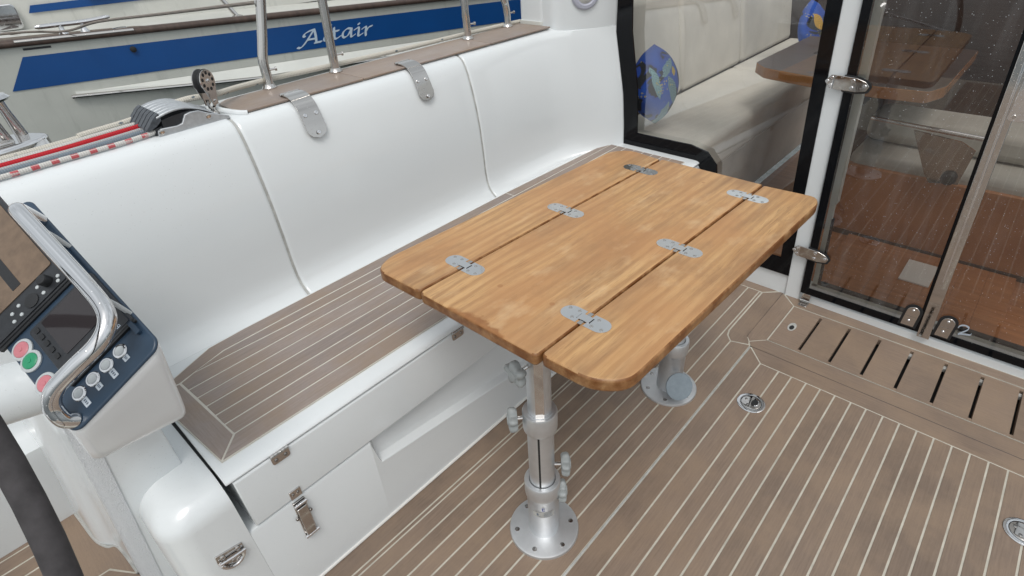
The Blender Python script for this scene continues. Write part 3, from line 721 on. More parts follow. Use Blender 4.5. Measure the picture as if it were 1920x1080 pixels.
# flush hinges
hp = MB()
n = 10; out = []
for k in range(n + 1): a = math.radians(90 + 180 * k / n); out.append((-.031 + .0195 * math.cos(a), .0195 * math.sin(a)))
left = out + [(-.0085, -.0195), (-.0085, -.008), (-.014, -.008), (-.014, .008), (-.0085, .008), (-.0085, .0195)]
hm = MB().prism([(y, x) for x, y in left], -.001, .0010).mesh('hinge_plate')
hk = MB().prism(rrect(-.0085, -.0125, .0085, .0125, .001, 1), -.001, .0022).mesh('hinge_bridge')
hpin = MB().box((-.0195, -.004, -.004), (-.0095, .004, .0012)).box((.0095, -.004, -.004), (.0195, .004, .0012)).mesh('hinge_pin')
hgap = MB().box((-.0095, -.0145, -.0015), (.0095, .0145, .0004)).mesh('hinge_gap')
for (x, y, rz) in [(.620, .7370, -1.4), (.942, .7285, -1.4), (1.262, .7205, -1.4), (.628, .4420, -1.3), (.946, .4350, -1.3), (1.268, .4285, -1.3)]:
    F = TM @ Matrix.Translation((x, y, TZ)) @ Matrix.Rotation(math.radians(rz), 4, 'Z')
    h = place(hm, 'hinge', 'hingesteel', table, F)
    F2 = F @ Matrix.Rotation(math.pi, 4, 'Z')
    place(hm, 'hinge_plate', 'hingesteel', h, F2); place(hk, 'hinge_bridge', 'hingesteel', h, F); place(hpin, 'hinge_pin', 'steel', h, F); place(hgap, 'hinge_gap', 'dark', h, F)
    for sgn in (1, -1):
        for (a, b) in ((.011, .021), (-.011, .021), (.009, .040), (-.009, .040))[:3]:
            p = F @ Vector((a * sgn, b * sgn, .001)); screws(h, [p], (0, 0, 1), .0036, .0008, 'steel')
# pillars
def knobmesh():
    b = MB(); n = 50; rows = []
    for z, s_ in ((0, .80), (.004, .95), (.013, 1.0), (.018, .9), (.020, .6)):
        rows.append([((.0235 + .0056 * math.cos(5 * t)) * s_ * math.cos(t), (.0235 + .0056 * math.cos(5 * t)) * s_ * math.sin(t), z) for t in [2 * math.pi * k / n for k in range(n)]])
    b.grid(rows, True, True); b.lathe([(.0115, .019), (.0115, .0212), (.009, .0220)], Matrix(), 20)
    return b.mesh('clamp_knob', ang=50)
KN = knobmesh()
KST = MB().lathe([(.0045, -.03), (.0045, .002)], Matrix(), 10).mesh('knob_stud')
def pillar(x, y, tall):
    t = MB()
    base = frame((x, y, 0), (1, 0, 0), (0, 0, 1))
    p0 = MB().lathe([(.0865, 0), (.0868, .003), (.085, .0068), (.080, .0082), (.045, .0105), (.0395, .0115)], base, 56).build('pillar_flange', 'alu', table)
    screws(p0, [(x + .068 * math.cos(a), y + .068 * math.sin(a), .0088) for a in [math.radians(d) for d in (20, 80, 140, 200, 260, 320)]], (0, 0, 1), .0062, .0012)
    top1 = .200
    MB().lathe([(.0375, .010), (.0375, .150), (.0385, .152)], base, 40).build('pillar_socket', 'alu', table)
    MB().lathe([(.0375, .148), (.0415, .156), (.0420, .160), (.0420, top1 - .003), (.040, top1), (.0310, top1), (.0306, top1 - .015)], base, 40).build('clamp_collar', 'alu', table)
    MB().lathe([(.0306, top1 - .016), (.0306, top1 - .0145)], base, 30).build('collar_gap', 'dark', table)
    MB().lathe([(.0292, .05), (.0292, .43)], base, 40).build('pillar_tube', 'alu', table)
    if tall:
        an = math.radians(212)
        MB().box((-.0015, -.0015, .2), (.0015, .0015, .385)).build('tube_slot', 'dark', table) if False else None
        fr = frame((x + .0289 * math.cos(an), y + .0289 * math.sin(an), 0), (0, 0, 1), (math.cos(an), math.sin(an), 0))
        MB().prism([(.20, -.0022), (.375, -.0022), (.375, .0022), (.20, .0022)], -.003, .0006, fr=fr).build('tube_slot', 'dark', table)
    MB().lathe([(.0292, .368), (.0365, .376), (.0373, .382), (.0373, .424), (.0355, .428), (.0272, .428), (.0268, .412)], base, 40).build('clamp_collar', 'alu', table)
    MB().lathe([(.0268, .411), (.0268, .4125)], base, 30).build('collar_gap', 'dark', table)
    MB().lathe([(.0252, .2), (.0252, TZ - TH - .012)], base, 40).build('pillar_tube', 'alu', table)
    an = math.radians(222)
    fr = frame((x + .0246 * math.cos(an), y + .0246 * math.sin(an), 0), (0, 0, 1), (math.cos(an), math.sin(an), 0))
    MB().prism([(.40, -.009), (TZ - TH - .012, -.009), (TZ - TH - .012, .009), (.40, .009)], -.003, .0008, fr=fr).build('tube_flat', 'steel', table)
    MB().lathe([(.034, TZ - TH - .03), (.062, TZ - TH - .012), (.075, TZ - TH - .008), (.075, TZ - TH - .002)], base, 36).build('table_mount', 'alu', table)
    def knob(z, deg, r0, stand):
        a = math.radians(deg); d = Vector((math.cos(a), math.sin(a), 0)); c = Vector((x, y, z))
        k = place(KN, 'clamp_knob', 'knob', table, frame(c + d * (r0 + stand), (0, .2, 1), d))
        place(KST, 'knob_stud', 'steel', k, frame(c + d * (r0 + stand), (0, 0, 1), d))
    return knob
kn = pillar(.604, .535, True)
kn(.566, 172, .026, .020); kn(.408, 138, .038, .010); kn(.150, 312, .040, -.004)
kn(.228, 318, .040, .034) if False else None
k2 = pillar(1.234, .541, False)
k2(.405, 120, .042, .02); k2(.19, 40, .046, .012)
# knob beside the front socket collar, upper
a = math.radians(312); d = Vector((math.cos(a), math.sin(a), 0))
k = place(KN, 'clamp_knob', 'knob', table, frame(Vector((.604, .535, .248)) + d * .044, (0, .2, 1), d)); place(KST, 'knob_stud', 'steel', k, frame(Vector((.604, .535, .248)) + d * .044, (0, 0, 1), d))
# cap hanging off the far pillar
a = math.radians(232); d = Vector((math.cos(a), math.sin(a), .62)).normalized()
cc = Vector((1.234, .541, .062)) + Vector((math.cos(a), math.sin(a), 0)) * .062
MB().lathe([(.0415, 0), (.0425, .004), (.0415, .007), (.036, .0082)], frame(cc, (0, 0, 1), d), 40).build('socket_cap', 'capgrey', table)
# rating sticker on the near socket : printed marks only
def sticker(a0, a1, z0, z1, mat, r=.0379, nm='sticker', par=table):
    rows = []
    for k in range(9):
        a = math.radians(a0 + (a1 - a0) * k / 8); rows.append([(.604 + r * math.cos(a), .535 + r * math.sin(a), z0), (.604 + r * math.cos(a), .535 + r * math.sin(a), z1)])
    return MB().grid(rows).build(nm, mat, par)
stk = sticker(182, 262, .098, .118, 'gutter'); 
for i in range(5): sticker(222, 257 - 5 * (i % 2), .1005 + .0033 * i, .1016 + .0033 * i, 'ink', .0381, 'print_line', stk)
sticker(196, 203, .104, .113, 'ink', .0381, 'print_mark', stk); sticker(203, 210, .1005, .1025, 'ink', .0381, 'print_mark', stk)
c1 = sticker(216, 219, .124, .135, 'inkblue', .0381, 'logo_mark'); sticker(219, 227, .1325, .135, 'inkblue', .0381, 'logo_bar', c1); sticker(219, 227, .124, .1265, 'inkblue', .0381, 'logo_bar', c1)

# ================================================================== FLUSH RING PULLS
def ringpull(x, y, lab):
    r = thing('flush_ring_pull', lab, 'ring pull', (x, y, 0), 'flush ring pulls in the cockpit floor')
    F = Matrix.Translation((x, y, 0))
    b = MB().lathe([(.040, .0), (.0405, .0022), (.037, .0034), (.0305, .0030), (.030, .0010)], F, 40).build('ring_pull_rim', 'chrome', r)
    MB().lathe([(.030, .0005), (.030, .0016)], F, 36).build('rim_gap', 'dark', r)
    MB().lathe([(.0285, .001), (.0285, .0028), (.026, .0036)], F, 36).build('lift_plate', 'steel', r)
    MB().prism([(x + .004 + .016 * math.cos(t * .35) , y - .010 + .011 * math.sin(t * .35)) for t in range(18)], .003, .0040).build('finger_recess', 'dark', r)
    MB().tube([(x + .004 + .013 * math.cos(t * .35), y - .012 + .008 * math.sin(t * .35), .0045) for t in range(9, 18)], .002, 8).build('lift_lip', 'chrome', r)
    screws(r, [(x - .014, y + .006, .0036), (x + .006, y + .018, .0036)], (0, 0, 1), .0042, .0012)
ringpull(1.328, .313, 'round steel ring pull set in the floor below the table corner')
ringpull(1.328, -.345, 'round steel ring pull at the far edge of the hatch planks')

# ================================================================== CABIN BULKHEAD, WINDOW, DOORS
BX = 1.950
bulk = thing('cabin_bulkhead', 'white cabin bulkhead framing the saloon window and the glass doors', 'bulkhead', (2.0, .4, 0))
FB = Matrix(((0, 0, -1, BX), (1, 0, 0, 0), (0, 1, 0, 0), (0, 0, 0, 1)))      # local (y,z,depth towards the stern)
def bp_(poly, t0, t1, nm, mat, par=bulk, bev=0, seg=2, ang=35): return MB().prism(poly, t0, t1, fr=FB).build(nm, mat, par, bevel=bev, seg=seg, ang=ang)
def yl(y, z): return y + .060 * (z - .04)
bp_([(yl(.393, .0), -.05), (yl(.446, .0), -.05), (yl(.446, 1.3), 1.3), (yl(.393, 1.3), 1.3)], -.05, .0015, 'door_post', 'gel', bev=.003)
# sill below the window and doors
sw = [(1.99, .62), (1.982, .60), (1.980, .545), (1.972, .498), (1.962, .45), (1.955, .40), (1.9475, .30), (1.9455, 0), (1.9455, -1.3), (2.06, -1.3), (2.06, .62)]
MB().prism(sw, -.05, .030).build('door_sill', 'gel', bulk, bevel=.008, seg=3)
bp_([(.440, -.04), (1.0, -.04), (1.0, .082), (.440, .082)], -.05, -.004, 'sill_wall', 'gel', bev=.002)
bp_([(.835, -.04), (1.31, -.04), (1.31, .428), (.835, .428)], -.06, -.012, 'lower_wall', 'gel')
MB().box((1.930, .865, .4285), (1.955, 1.215, .4345)).build('window_ledge', 'gel', bulk, bevel=.005, seg=3)
bp_([(-1.3, 1.16), (1.33, 1.16), (1.33, 1.45), (-1.3, 1.45)], -.06, .006, 'header', 'gel')
bp_([(-1.3, -.03), (-.83, -.03), (-.80, 1.17), (-1.3, 1.17)], -.05, .0005, 'bulkhead_wall', 'gel')
win = thing('saloon_window', 'tall black framed saloon window showing a grey sofa and blue cushion', 'window', (BX, .8, .1))
op = [(1.272, 1.17), (1.262, .98), (1.262, .872), (1.215, .646), (1.203, .52), (1.200, .434), (1.05, .436), (.93, .436), (.862, .425), (.828, .385), (.818, .32), (.80, .085), (.60, .085), (yl(.446, .085), .085), (yl(.446, .6), .6), (yl(.446, 1.17), 1.17)]
ip = [(1.212, 1.12), (1.200, .98), (1.193, .874), (1.153, .666), (1.145, .56), (1.141, .499), (1.04, .499), (.905, .500), (.835, .486), (.792, .443), (.780, .37), (.765, .145), (.62, .147), (.492, .150), (.520, .6), (.553, 1.12)]
b = MB(); o0 = len(b.v)
n = len(op)
for P_, d in ((op, .004), (ip, .004), (op, -.004), (ip, -.004)): b.v += [FB @ Vector((y, z, d)) for y, z in P_]
for i in range(n):
    j = (i + 1) % n
    for q in ((i, j, n + j, n + i), (2 * n + j, 2 * n + i, 3 * n + i, 3 * n + j), (j, i, 2 * n + i, 2 * n + j), (n + i, n + j, 3 * n + j, 3 * n + i)): b.f.append(q); b.mi.append(0)
b.build('window_band', 'black', win, ang=30)
def pane(poly, x, nm, mat, par):
    b = MB(); b.add([(x, y, z) for y, z in poly], [tuple(range(len(poly)))]); return b.build(nm, mat, par, smooth=False)
pb_ = MB(); pb_.add([(BX + .0050 + .044 * max(0, z - .08), y, z) for y, z in op], [tuple(range(len(op)))]); pb_.build('pane', 'pane', win, smooth=False)      # raked glazing
# inner black reveal that doubles the frame low down
def door(y0, y1, lab, hinge_left):
    d = thing('glass_door', lab, 'door', (BX, (y0 + y1) / 2, .04))
    z0, z1 = .040, 1.15
    O = [(yl(y1, z0), z0), (yl(y0, z0), z0), (yl(y0, z1), z1), (yl(y1, z1), z1)]
    wl, wr = (.025, .010) if hinge_left else (.010, .025)
    I = [(yl(y1 + wr, z0 + .024), z0 + .024), (yl(y0 - wl, z0 + .024), z0 + .024), (yl(y0 - wl, z1 - .03), z1 - .03), (yl(y1 + wr, z1 - .03), z1 - .03)]
    b = MB(); n = 4
    for P_, q in ((O, .012), (I, .012), (O, .004), (I, .004)): b.v += [FB @ Vector((y, z, q)) for y, z in P_]
    for i in range(n):
        j = (i + 1) % n
        for q in ((i, j, n + j, n + i), (2 * n + j, 2 * n + i, 3 * n + i, 3 * n + j), (j, i, 2 * n + i, 2 * n + j), (n + i, n + j, 3 * n + j, 3 * n + i)): b.f.append(q); b.mi.append(0)
    b.build('black_border', 'black', d, ang=30)
    pane([(yl(y1 + .004, z0 + .004), z0 + .004), (yl(y0 - .004, z0 + .004), z0 + .004), (yl(y0 - .004, z1), z1), (yl(y1 + .004, z1), z1)], BX - .0075, 'pane', 'doorpane', d)
    return d
D1 = door(.392, .0125, 'glass cabin door with two steel strap hinges beside the white post', True)
D2 = door(-.006, -.40, 'darker rain-spotted glass cabin door right of the metal centre strip', False)
# centre strip between the doors
cs = MB().prism([(yl(.0135, .03), .03), (yl(-.0215, .03), .03), (yl(-.0215, 1.15), 1.15), (yl(.0135, 1.15), 1.15)], .012, .020, fr=FB).build('closing_strip', 'steel', D1, bevel=.0015)
MB().prism([(yl(-.001, .25), .25), (yl(-.007, .25), .25), (yl(-.007, 1.15), 1.15), (yl(-.001, 1.15), 1.15)], .0195, .0235, fr=FB).build('strip_ridge', 'chrome', cs, bevel=.001)
# hinges
for z in (.795, .208):
    y_ = yl(.446, z) + .002
    hexa = [(y_, z + .0), (y_ - .016, z + .020), (y_ - .030, z + .0205), (y_ - .085, z + .018), (y_ - .112, z + .010), (y_ - .124, z - .002), (y_ - .118, z - .016), (y_ - .090, z - .022), (y_ - .030, z - .021), (y_ - .016, z - .018)]
    gk = MB().prism(roundpoly([(y_ - .05, z + .024), (y_ - .090, z + .0225), (y_ - .118, z + .013), (y_ - .131, z - .002), (y_ - .124, z - .022), (y_ - .09, z - .028), (y_ - .05, z - .026)], .006), .0125, .0155, fr=FB).build('hinge_gasket', 'rubber', D1)
    hh = MB().prism(roundpoly(hexa, .002), .0155, .0195, fr=FB).build('strap_hinge', 'steel', D1, bevel=.001)
    MB().tube([(BX - .0185, y_ - .0235, z - .020), (BX - .0185, y_ - .0235, z + .0205)], .0032, 10).build('hinge_pin', 'chrome', hh)
    screws(hh, [(BX - .0195, y_ - .008, z), (BX - .0195, y_ - .019, z + .011), (BX - .0195, y_ - .019, z - .011), (BX - .0195, y_ - .078, z + .009), (BX - .0195, y_ - .078, z - .012), (BX - .0195, y_ - .112, z - .003)], (-1, 0, 0), .0058, .0024, 'chrome')
# foot bolts
for yc, dd in ((.050, D1), (-.047, D2)):
    arch = [(yc + .0185, .056), (yc - .0185, .056)] + [(yc - .003 + .0185 * math.cos(math.radians(a)) , .112 + .0185 * math.sin(math.radians(a))) for a in range(180, -1, -20)]
    garch = [(yc + .026, .050), (yc - .026, .050)] + [(yc - .003 + .026 * math.cos(math.radians(a)), .113 + .026 * math.sin(math.radians(a))) for a in range(180, -1, -20)]
    MB().prism(garch, .0123, .0145, fr=FB).build('bolt_gasket', 'rubber', dd)
    pb = MB().prism(arch, .0145, .0185, fr=FB).build('foot_bolt_plate', 'steel', dd, bevel=.001)
    screws(pb, [(BX - .0185, yc - .002, .118), (BX - .0185, yc, .077)], (-1, 0, 0), .0048, .003, 'chrome')
    MB().box((BX - .0188, yc - .016, .0935), (BX - .0184, yc + .016, .0945)).build('plate_joint', 'screw', pb)
lp = MB().prism(rrect(-.030, .755, .034, .92, .008), .0205, .0245, fr=FB).build('lock_plate', 'chrome', D2, bevel=.001)
screws(lp, [(BX - .0245, .022, .768), (BX - .0245, -.018, .768)], (-1, 0, 0), .005, .002, 'steel')
# small floor hinge under the first door
fh = MB().box((BX - .012, .355, .008), (BX - .004, .383, .040)).build('floor_hinge', 'steel', D1, bevel=.001)
MB().tube([(BX - .014, .352, .010), (BX - .014, .386, .010)], .005, 10).build('hinge_knuckle', 'steel', fh)
MB().box((BX - .040, .354, .0006), (BX - .012, .384, .004)).build('hinge_leaf', 'steel', fh, bevel=.001)
# inner door frames behind the glass: pale seal, dark joint, grey sill
for (a, b_, dd) in ((.367, .050, D1), (-.022, -.385, D2)):
    MB().prism([(yl(a, .066), .066), (yl(b_, .066), .066), (yl(b_, .09), .078), (yl(a, .09), .078)], -.030, -.012, fr=FB).build('inner_frame', 'seal', dd)
    MB().prism([(a - .012, .079), (b_, .079), (b_, .086), (a - .012, .086)], -.034, -.014, fr=FB).build('inner_gasket', 'rubber', dd)
MB().prism([(.366, .07), (.350, .07), (yl(.350, .40), .40), (yl(.366, .40), .40)], -.030, -.012, fr=FB).build('inner_frame', 'seal', D1)
MB().prism([(.352, .09), (.345, .09), (yl(.345, .34), .34), (yl(.352, .34), .34)], -.034, -.014, fr=FB).build('inner_gasket', 'rubber', D1)
MB().prism([(yl(.367, .40), .40), (yl(.345, .40), .40), (yl(.345, 1.15), 1.15), (yl(.367, 1.15), 1.15)], -.045, -.012, fr=FB).build('inner_jamb', 'seal', D1)
# figure 2 on the sill strip behind the second door
def ribbon(pts, nib, fr, z, name, mat, par, k=6):
    q = smooth([Vector((a, b, 0)) for a, b in pts], k); rows = []
    nv = Vector((nib[0], nib[1], 0)); pv = Vector((-nib[1], nib[0], 0)) * .28
    mb = MB()
    for i in range(len(q) - 1):
        c4 = []
        for p in (q[i], q[i + 1]):
            c4 += [p + nv + pv, p + nv - pv, p - nv - pv, p - nv + pv]
        # convex hull of the eight corners
        pts2 = sorted(set((round(v.x, 6), round(v.y, 6)) for v in c4))
        def half(P):
            h = []
            for p in P:
                while len(h) > 1 and (h[-1][0] - h[-2][0]) * (p[1] - h[-2][1]) - (h[-1][1] - h[-2][1]) * (p[0] - h[-2][0]) <= 0: h.pop()
                h.append(p)
            return h
        hull = half(pts2)[:-1] + half(pts2[::-1])[:-1]
        if len(hull) < 3: continue
        mb.add([fr @ Vector((a, b, z + .00001 * (i % 5))) for a, b in hull], [tuple(range(len(hull)))])
    return mb.build(name, mat, par, smooth=False)
F2 = frame((BX - .0095, -.083, .082), (0, -1, .36), (-1, 0, 0))
ribbon([(.004, .026), (.010, .033), (.022, .034), (.030, .027), (.026, .018), (.012, .008), (.002, .001)], (.0010, .0026), F2, .004, 'figure_two', 'logo', D2)
ribbon([(.002, .001), (.015, .002), (.032, .001), (.035, .005)], (.0012, .0024), F2, .004, 'figure_two_foot', 'logo', D2)

# ================================================================== SALOON INTERIOR
sal = structure(MB().box((2.0, -1.25, -.06), (4.6, .93, -.02)).build('saloon_floor', 'cab1', at=(3, 0, 0)))
for k in range(7):
    a = .40 - .085 * k; plank(inset([(2.11, a - .085), (2.58, a - .085), (2.58, a), (2.11, a)], .0002), sal, 'cab1', -.002, .015)
cab = thing('saloon_joinery', 'dark mahogany saloon joinery and lining behind the glass', 'joinery', (3.2, 0, 0))
MB().box((4.5, -1.3, -.05), (4.55, 1.9, 1.15)).build('end_panel', 'cab2', cab)
MB().box((2.0, -1.30, -.05), (4.5, -1.25, .72)).build('side_panel', 'cab2', cab)  # panel kept low to let extra daylight into the saloon
MB().box((2.03, 1.74, -.05), (4.5, 1.78, .98)).build('hull_lining', 'lining', cab)
MB().box((2.60, -.75, -.02), (2.64, .52, .30)).build('step_panel', 'cab1', cab, bevel=.004)
MB().box((2.592, -1.2, -.02), (2.6, .52, .002)).build('floor_batten', 'cab2', cab)
MB().box((2.64, -.78, -.02), (3.3, .52, .26)).build('settee_base', 'cab1', cab)
MB().box((3.76, -1.2, -.02), (3.80, .92, 1.2)).build('galley_front', 'cab2', cab)
for k in range(3): MB().box((3.752, -1.15 + .42 * k, .38), (3.762, -.76 + .42 * k, .92)).build('cupboard_door', 'cab1', cab, bevel=.004)
MB().box((2.0, .32, -.02), (2.09, -.9, .012)).build('threshold', 'sillgrey', cab)
mb = MB().prism(rrect(2.62, -.72, 2.98, .50, .05), .262, .345).build('settee_cushion', 'cush', cab, bevel=.03, seg=4)
MB().prism(rrect(2.78, -.72, 3.02, .50, .05), .348, .46).build('settee_cushion', 'cush', cab, bevel=.035, seg=4)
MB().tube([(2.56, .45, .515), (2.56, .05, .500)], .009, 12).build('grab_bar', 'chrome', cab)
pp = MB().prism([(.30, .49), (.14, .475), (.09, .45), (.10, .315), (.19, .30), (.215, .33)], -.004, .004, fr=Matrix(((0, 0, -1, 2.575), (1, 0, 0, 0), (0, 1, 0, 0), (0, 0, 0, 1)))).build('bracket_plate', 'steel', cab)
MB().lathe([(.026, 0), (.026, .012), (.018, .02), (.010, .021)], frame((2.57, .135, .335), (0, 0, 1), (-1, 0, 0)), 24).build('bracket_knob', 'rubber', pp)
MB().box((2.315, .045, -.0015), (2.49, .147, .003)).build('floor_plate', 'flange', cab)
# unseen coachroof, openings added to let daylight into the saloon
roof = thing('coachroof', 'unseen white coachroof with openings added to light the saloon', 'roof', (3.2, .3, 1.45))
MB().box((1.99, -1.4, 1.452), (2.12, 1.9, 1.50)).box((4.3, -1.4, 1.452), (4.6, 1.9, 1.50)).box((2.12, -1.4, 1.452), (4.3, -1.0, 1.50)).box((2.12, .25, 1.452), (4.3, .45, 1.50)).box((2.12, 1.55, 1.452), (4.3, 1.9, 1.50)).box((3.2, -1.0, 1.452), (3.3, 1.55, 1.50)).build('roof_slab', 'gel', roof)
# sofa
sofa = thing('saloon_sofa', 'grey upholstered saloon sofa seen through the large window', 'sofa', (2.9, 1.2, 0))
MB().box((2.03, .955, -.02), (4.2, 1.36, .275)).build('sofa_base', 'sofa', sofa, bevel=.01)
b = MB().prism(rrect(2.025, .925, 3.30, 1.36, .03), .285, .448); b.build('seat_cushion', 'sofa', sofa, bevel=.035, seg=5, ang=60)
b = MB().prism(rrect(3.305, .93, 4.2, 1.36, .03), .285, .448); b.build('seat_cushion', 'sofa', sofa, bevel=.035, seg=5, ang=60)
for xa, xb in ((2.03, 2.72), (2.725, 3.42), (3.425, 4.2)):
    b = MB(); b.grid([[(x, 1.345, .44), (x, 1.42, .92), (x, 1.52, .93), (x, 1.52, .44)] for x in (xa, xb)], True, True); b.build('back_cushion', 'sofa', sofa, bevel=.03, seg=4, ang=60)
def cushion(c, u, v, w, th, mat, lab, at):
    u, v = Vector(u).normalized(), Vector(v).normalized(); n = u.cross(v).normalized(); rows = []
    K = 18
    b = MB()
    for s_ in (1, -1):
        rows = []
        for i in range(K + 1):
            r = []
            for j in range(K + 1):
                a, e = -1 + 2 * i / K, -1 + 2 * j / K
                pin = 1
                hgt = th * max(0, (1 - a * a) * (1 - e * e)) ** .45
                A = a * (1 - .17 * e * e); E_ = e * (1 - .17 * a * a)
                r.append(Vector(c) + u * A * w + v * E_ * w + n * s_ * hgt)
            rows.append(r)
        b.grid(rows)
    o = b.build('cushion', mat, at=at, ang=70); tag(o, lab, 'cushion'); return o
cushion((2.135, 1.185, .640), (.78, .06, .66), (-.60, .20, .78), .130, .075, 'pillow', 'blue botanical print cushion leaning in the sofa corner behind the window', (2.13, 1.16, .448))
cushion((3.66, 1.06, .60), (.74, .15, .68), (-.60, .3, .72), .135, .06, 'pillow2', 'dark blue and yellow cushion further along the saloon sofa', (3.6, 1.1, .448))
# varnished table in the saloon
stb = thing('saloon_table', 'varnished orange wood table top inside the saloon beside the sofa', 'saloon table', (3.0, .5, 0))
MB().prism(roundpoly([(2.62, .965), (2.545, .895), (2.505, .70), (2.480, .45), (2.495, .286), (2.60, .25), (3.25, .25), (3.25, .95)], .015), .612, .655, top=1, side=0).build('table_leaf', ['tabwood', 'cab2'], stb, bevel=.003, seg=2)  # reflection look put into the colour: top darkened, edge left orange
MB().prism(roundpoly([(2.70, .90), (2.62, .82), (2.60, .40), (2.66, .32), (3.2, .32), (3.2, .90)], .01), .585, .612).build('leaf_underframe', 'cab2', stb)
MB().box((3.0, .50, -.02), (3.12, .66, .585)).build('pedestal', 'cab2', stb, bevel=.01)
MB().prism([(2.90 + .03 * math.cos(t * .4), .80 + .014 * math.sin(t * .4)) for t in range(16)], .654, .657).build('flush_catch', 'chrome', stb)

# ================================================================== HELM COLUMN, POD AND WHEEL
hc = thing('helm_column', 'white helm column standing aft of the bench beneath the instrument pod', 'column', (-.03, 1.1, .2))
def colx(z): return -.107 + .11 * (z - .2)
def colrow(z):
    xa = colx(z); xf = .05; y0 = .975
    pts = roundpoly([(xf, y0 + .012), (xa + .022, y0), (xa, y0 + .022), (xa - .012, 1.130), (xa - .040, 1.165), (xa - .060, 1.40), (xf, 1.40)], [.004, .010, .012, .03, .03, .01, .01], 5)
    return [(x, y, z) for x, y in pts]
MB().grid([colrow(z) for z in (-.02, .1, .2, .3, .4, .5, .6, .68, .75)], True, True).build('column_body', 'gel', hc, ang=50)
def striprow(z):
    xa = colx(z)
    return [(xa + .026, .9735, z), (xa + .010, .9765, z), (xa - .0015, .990, z), (xa - .004, 1.010, z), (xa + .004, 1.006, z), (xa + .02, .985, z)]
MB().grid([striprow(z) for z in (0, .2, .4, .6, .70)], True, True).build('nonslip_strip', 'nonskid', hc, ang=70)
MB().tube(smooth([(-.168, 1.38, .200), (-.157, 1.27, .200), (-.149, 1.185, .200), (-.136, 1.145, .200), (-.120, 1.125, .200), (-.112, 1.03, .200)], 5), .0032, 10).build('base_fillet', 'gutter', hc)
# aft side deck wall
hw = thing('helm_side_wall', 'grey shaded cockpit side wall outboard of the helm floor', 'wall', (-.8, 1.47, .2))
MB().grid([[(x, 1.362, .18), (x, 1.375, .35), (x, 1.395, .7), (x, 1.41, .88), (x, 1.58, .88), (x, 1.6, .18)] for x in (-1.5, -.8, -.13)], True, True).build('side_panel', 'gel', hw, ang=50)

A = Vector((-.024, .959, .822)); U = Vector((.061, -.935, -.349)).normalized(); NN = Vector((-.517, -.329, .791)).normalized(); V = NN.cross(U).normalized(); U = V.cross(NN)
FP = Matrix((U, V, NN)).transposed().to_4x4(); FP.translation = A
def P3(u, v, h=0): return FP @ Vector((u, v, h))
pod = thing('instrument_pod', 'white helm pod with navy instrument panel and steel grab bar', 'instrument pod', P3(0, .04, -.2))
pu0, pu1, pv0, pv1 = -.205, .176, -.041, .1215
def podring(d, h, r): return [P3(x, y, h) for x, y in rrect(pu0 - d, pv0 - d, pu1 + d, pv1 + d, r, 6)]
top = podring(-.0015, -.005, .019)
def level(frac, shrink):
    out = []
    for p in top:
        q = p.lerp(Vector((p.x, p.y, .642)), frac)
        c = Vector((.01, 1.0, q.z)); q = q + (c - q) * shrink
        q += Vector((-.006, .043, 0)) * frac
        out.append(q)
    return out
rows = [podring(-.004, -.003, .018), top, level(.05, -.008), level(.12, -.012), level(.35, -.006), level(.7, .0), level(.88, .005), level(.95, .02), level(.985, .05), level(1.0, .11)]
MB().grid(rows, True, True).build('pod_housing', 'pod', pod, ang=70)
MB().prism(rrect(pu0, pv0, pu1, pv1, .018, 6), -.006, 0, fr=FP).build('control_panel', 'navy', pod, bevel=.003, seg=3)
# plotter
def pprism(x0, y0, x1, y1, r, h0, h1, nm, mat, par, bev=0.0): return MB().prism(rrect(x0, y0, x1, y1, r, 3), h0, h1, fr=FP).build(nm, mat, par, bevel=bev)
plo = pprism(-.255, -.048, -.018, .092, .006, -.001, .006, 'chart_plotter', 'blackplastic', pod, .0015)
pprism(-.25, -.040, -.062, .086, .004, .005, .0072, 'plotter_screen', 'tanscreen', plo)
pprism(-.25, .02, -.075, .035, .001, .0071, .0076, 'screen_strap', 'rubber', plo)
pprism(-.056, -.046, -.021, .090, .003, .005, .0078, 'keypad', 'blackplastic', plo)
MB().lathe([(.0085, 0), (.0085, .010), (.007, .0125), (.004, .013)], frame(P3(-.040, .066, .0075), U, NN), 20).build('rotary_knob', 'rubber', plo)
MB().lathe([(.011, 0), (.0115, .0015), (.009, .002), (.006, .0018)], frame(P3(-.036, .032, .0075), U, NN), 24).build('cursor_pad', 'rubber', plo)
km = MB().lathe([(.003, 0), (.0028, .0012), (.0015, .0016)], Matrix(), 10).mesh('key')
for u_, v_ in ((-.034, .082), (-.027, .078), (-.046, .050), (-.030, .052), (-.046, .014), (-.030, .010), (-.043, .0), (-.03, -.004)): place(km, 'key', 'ring', plo, frame(P3(u_, v_, .0078), U, NN))
pprism(-.0185, -.047, -.013, .092, .001, -.001, .0035, 'mount_edge', 'rubber', pod)
ins = pprism(.0, .0, .118, .118, .005, -.001, .006, 'instrument_display', 'blackplastic', pod, .001)
pprism(.005, .022, .078, .114, .002, .005, .0068, 'display_screen', 'screen', ins)
pprism(.083, .006, .114, .114, .002, .005, .0066, 'pilot_pad', 'blackplastic', ins)
pprism(.115, -.001, .121, .119, .001, -.001, .0050, 'mount_edge', 'rubber', pod)
kb = MB().prism(rrect(-.0045, -.0035, .0045, .0035, .0015, 3), 0, .0014).mesh('soft_key')
for k in range(5):
    o = place(kb, 'soft_key', 'rubber', ins, frame(P3(.010 + .0145 * k, .011, .006), U, NN))
    place(km, 'key_mark', 'ring', o, frame(P3(.010 + .0145 * k, .011, .0062), U, NN) @ Matrix.Scale(.6, 4))
MB().lathe([(.006, 0), (.006, .001), (.003, .0014)], frame(P3(.100, .074, .0066), U, NN), 16).build('pilot_key', 'green', ins)
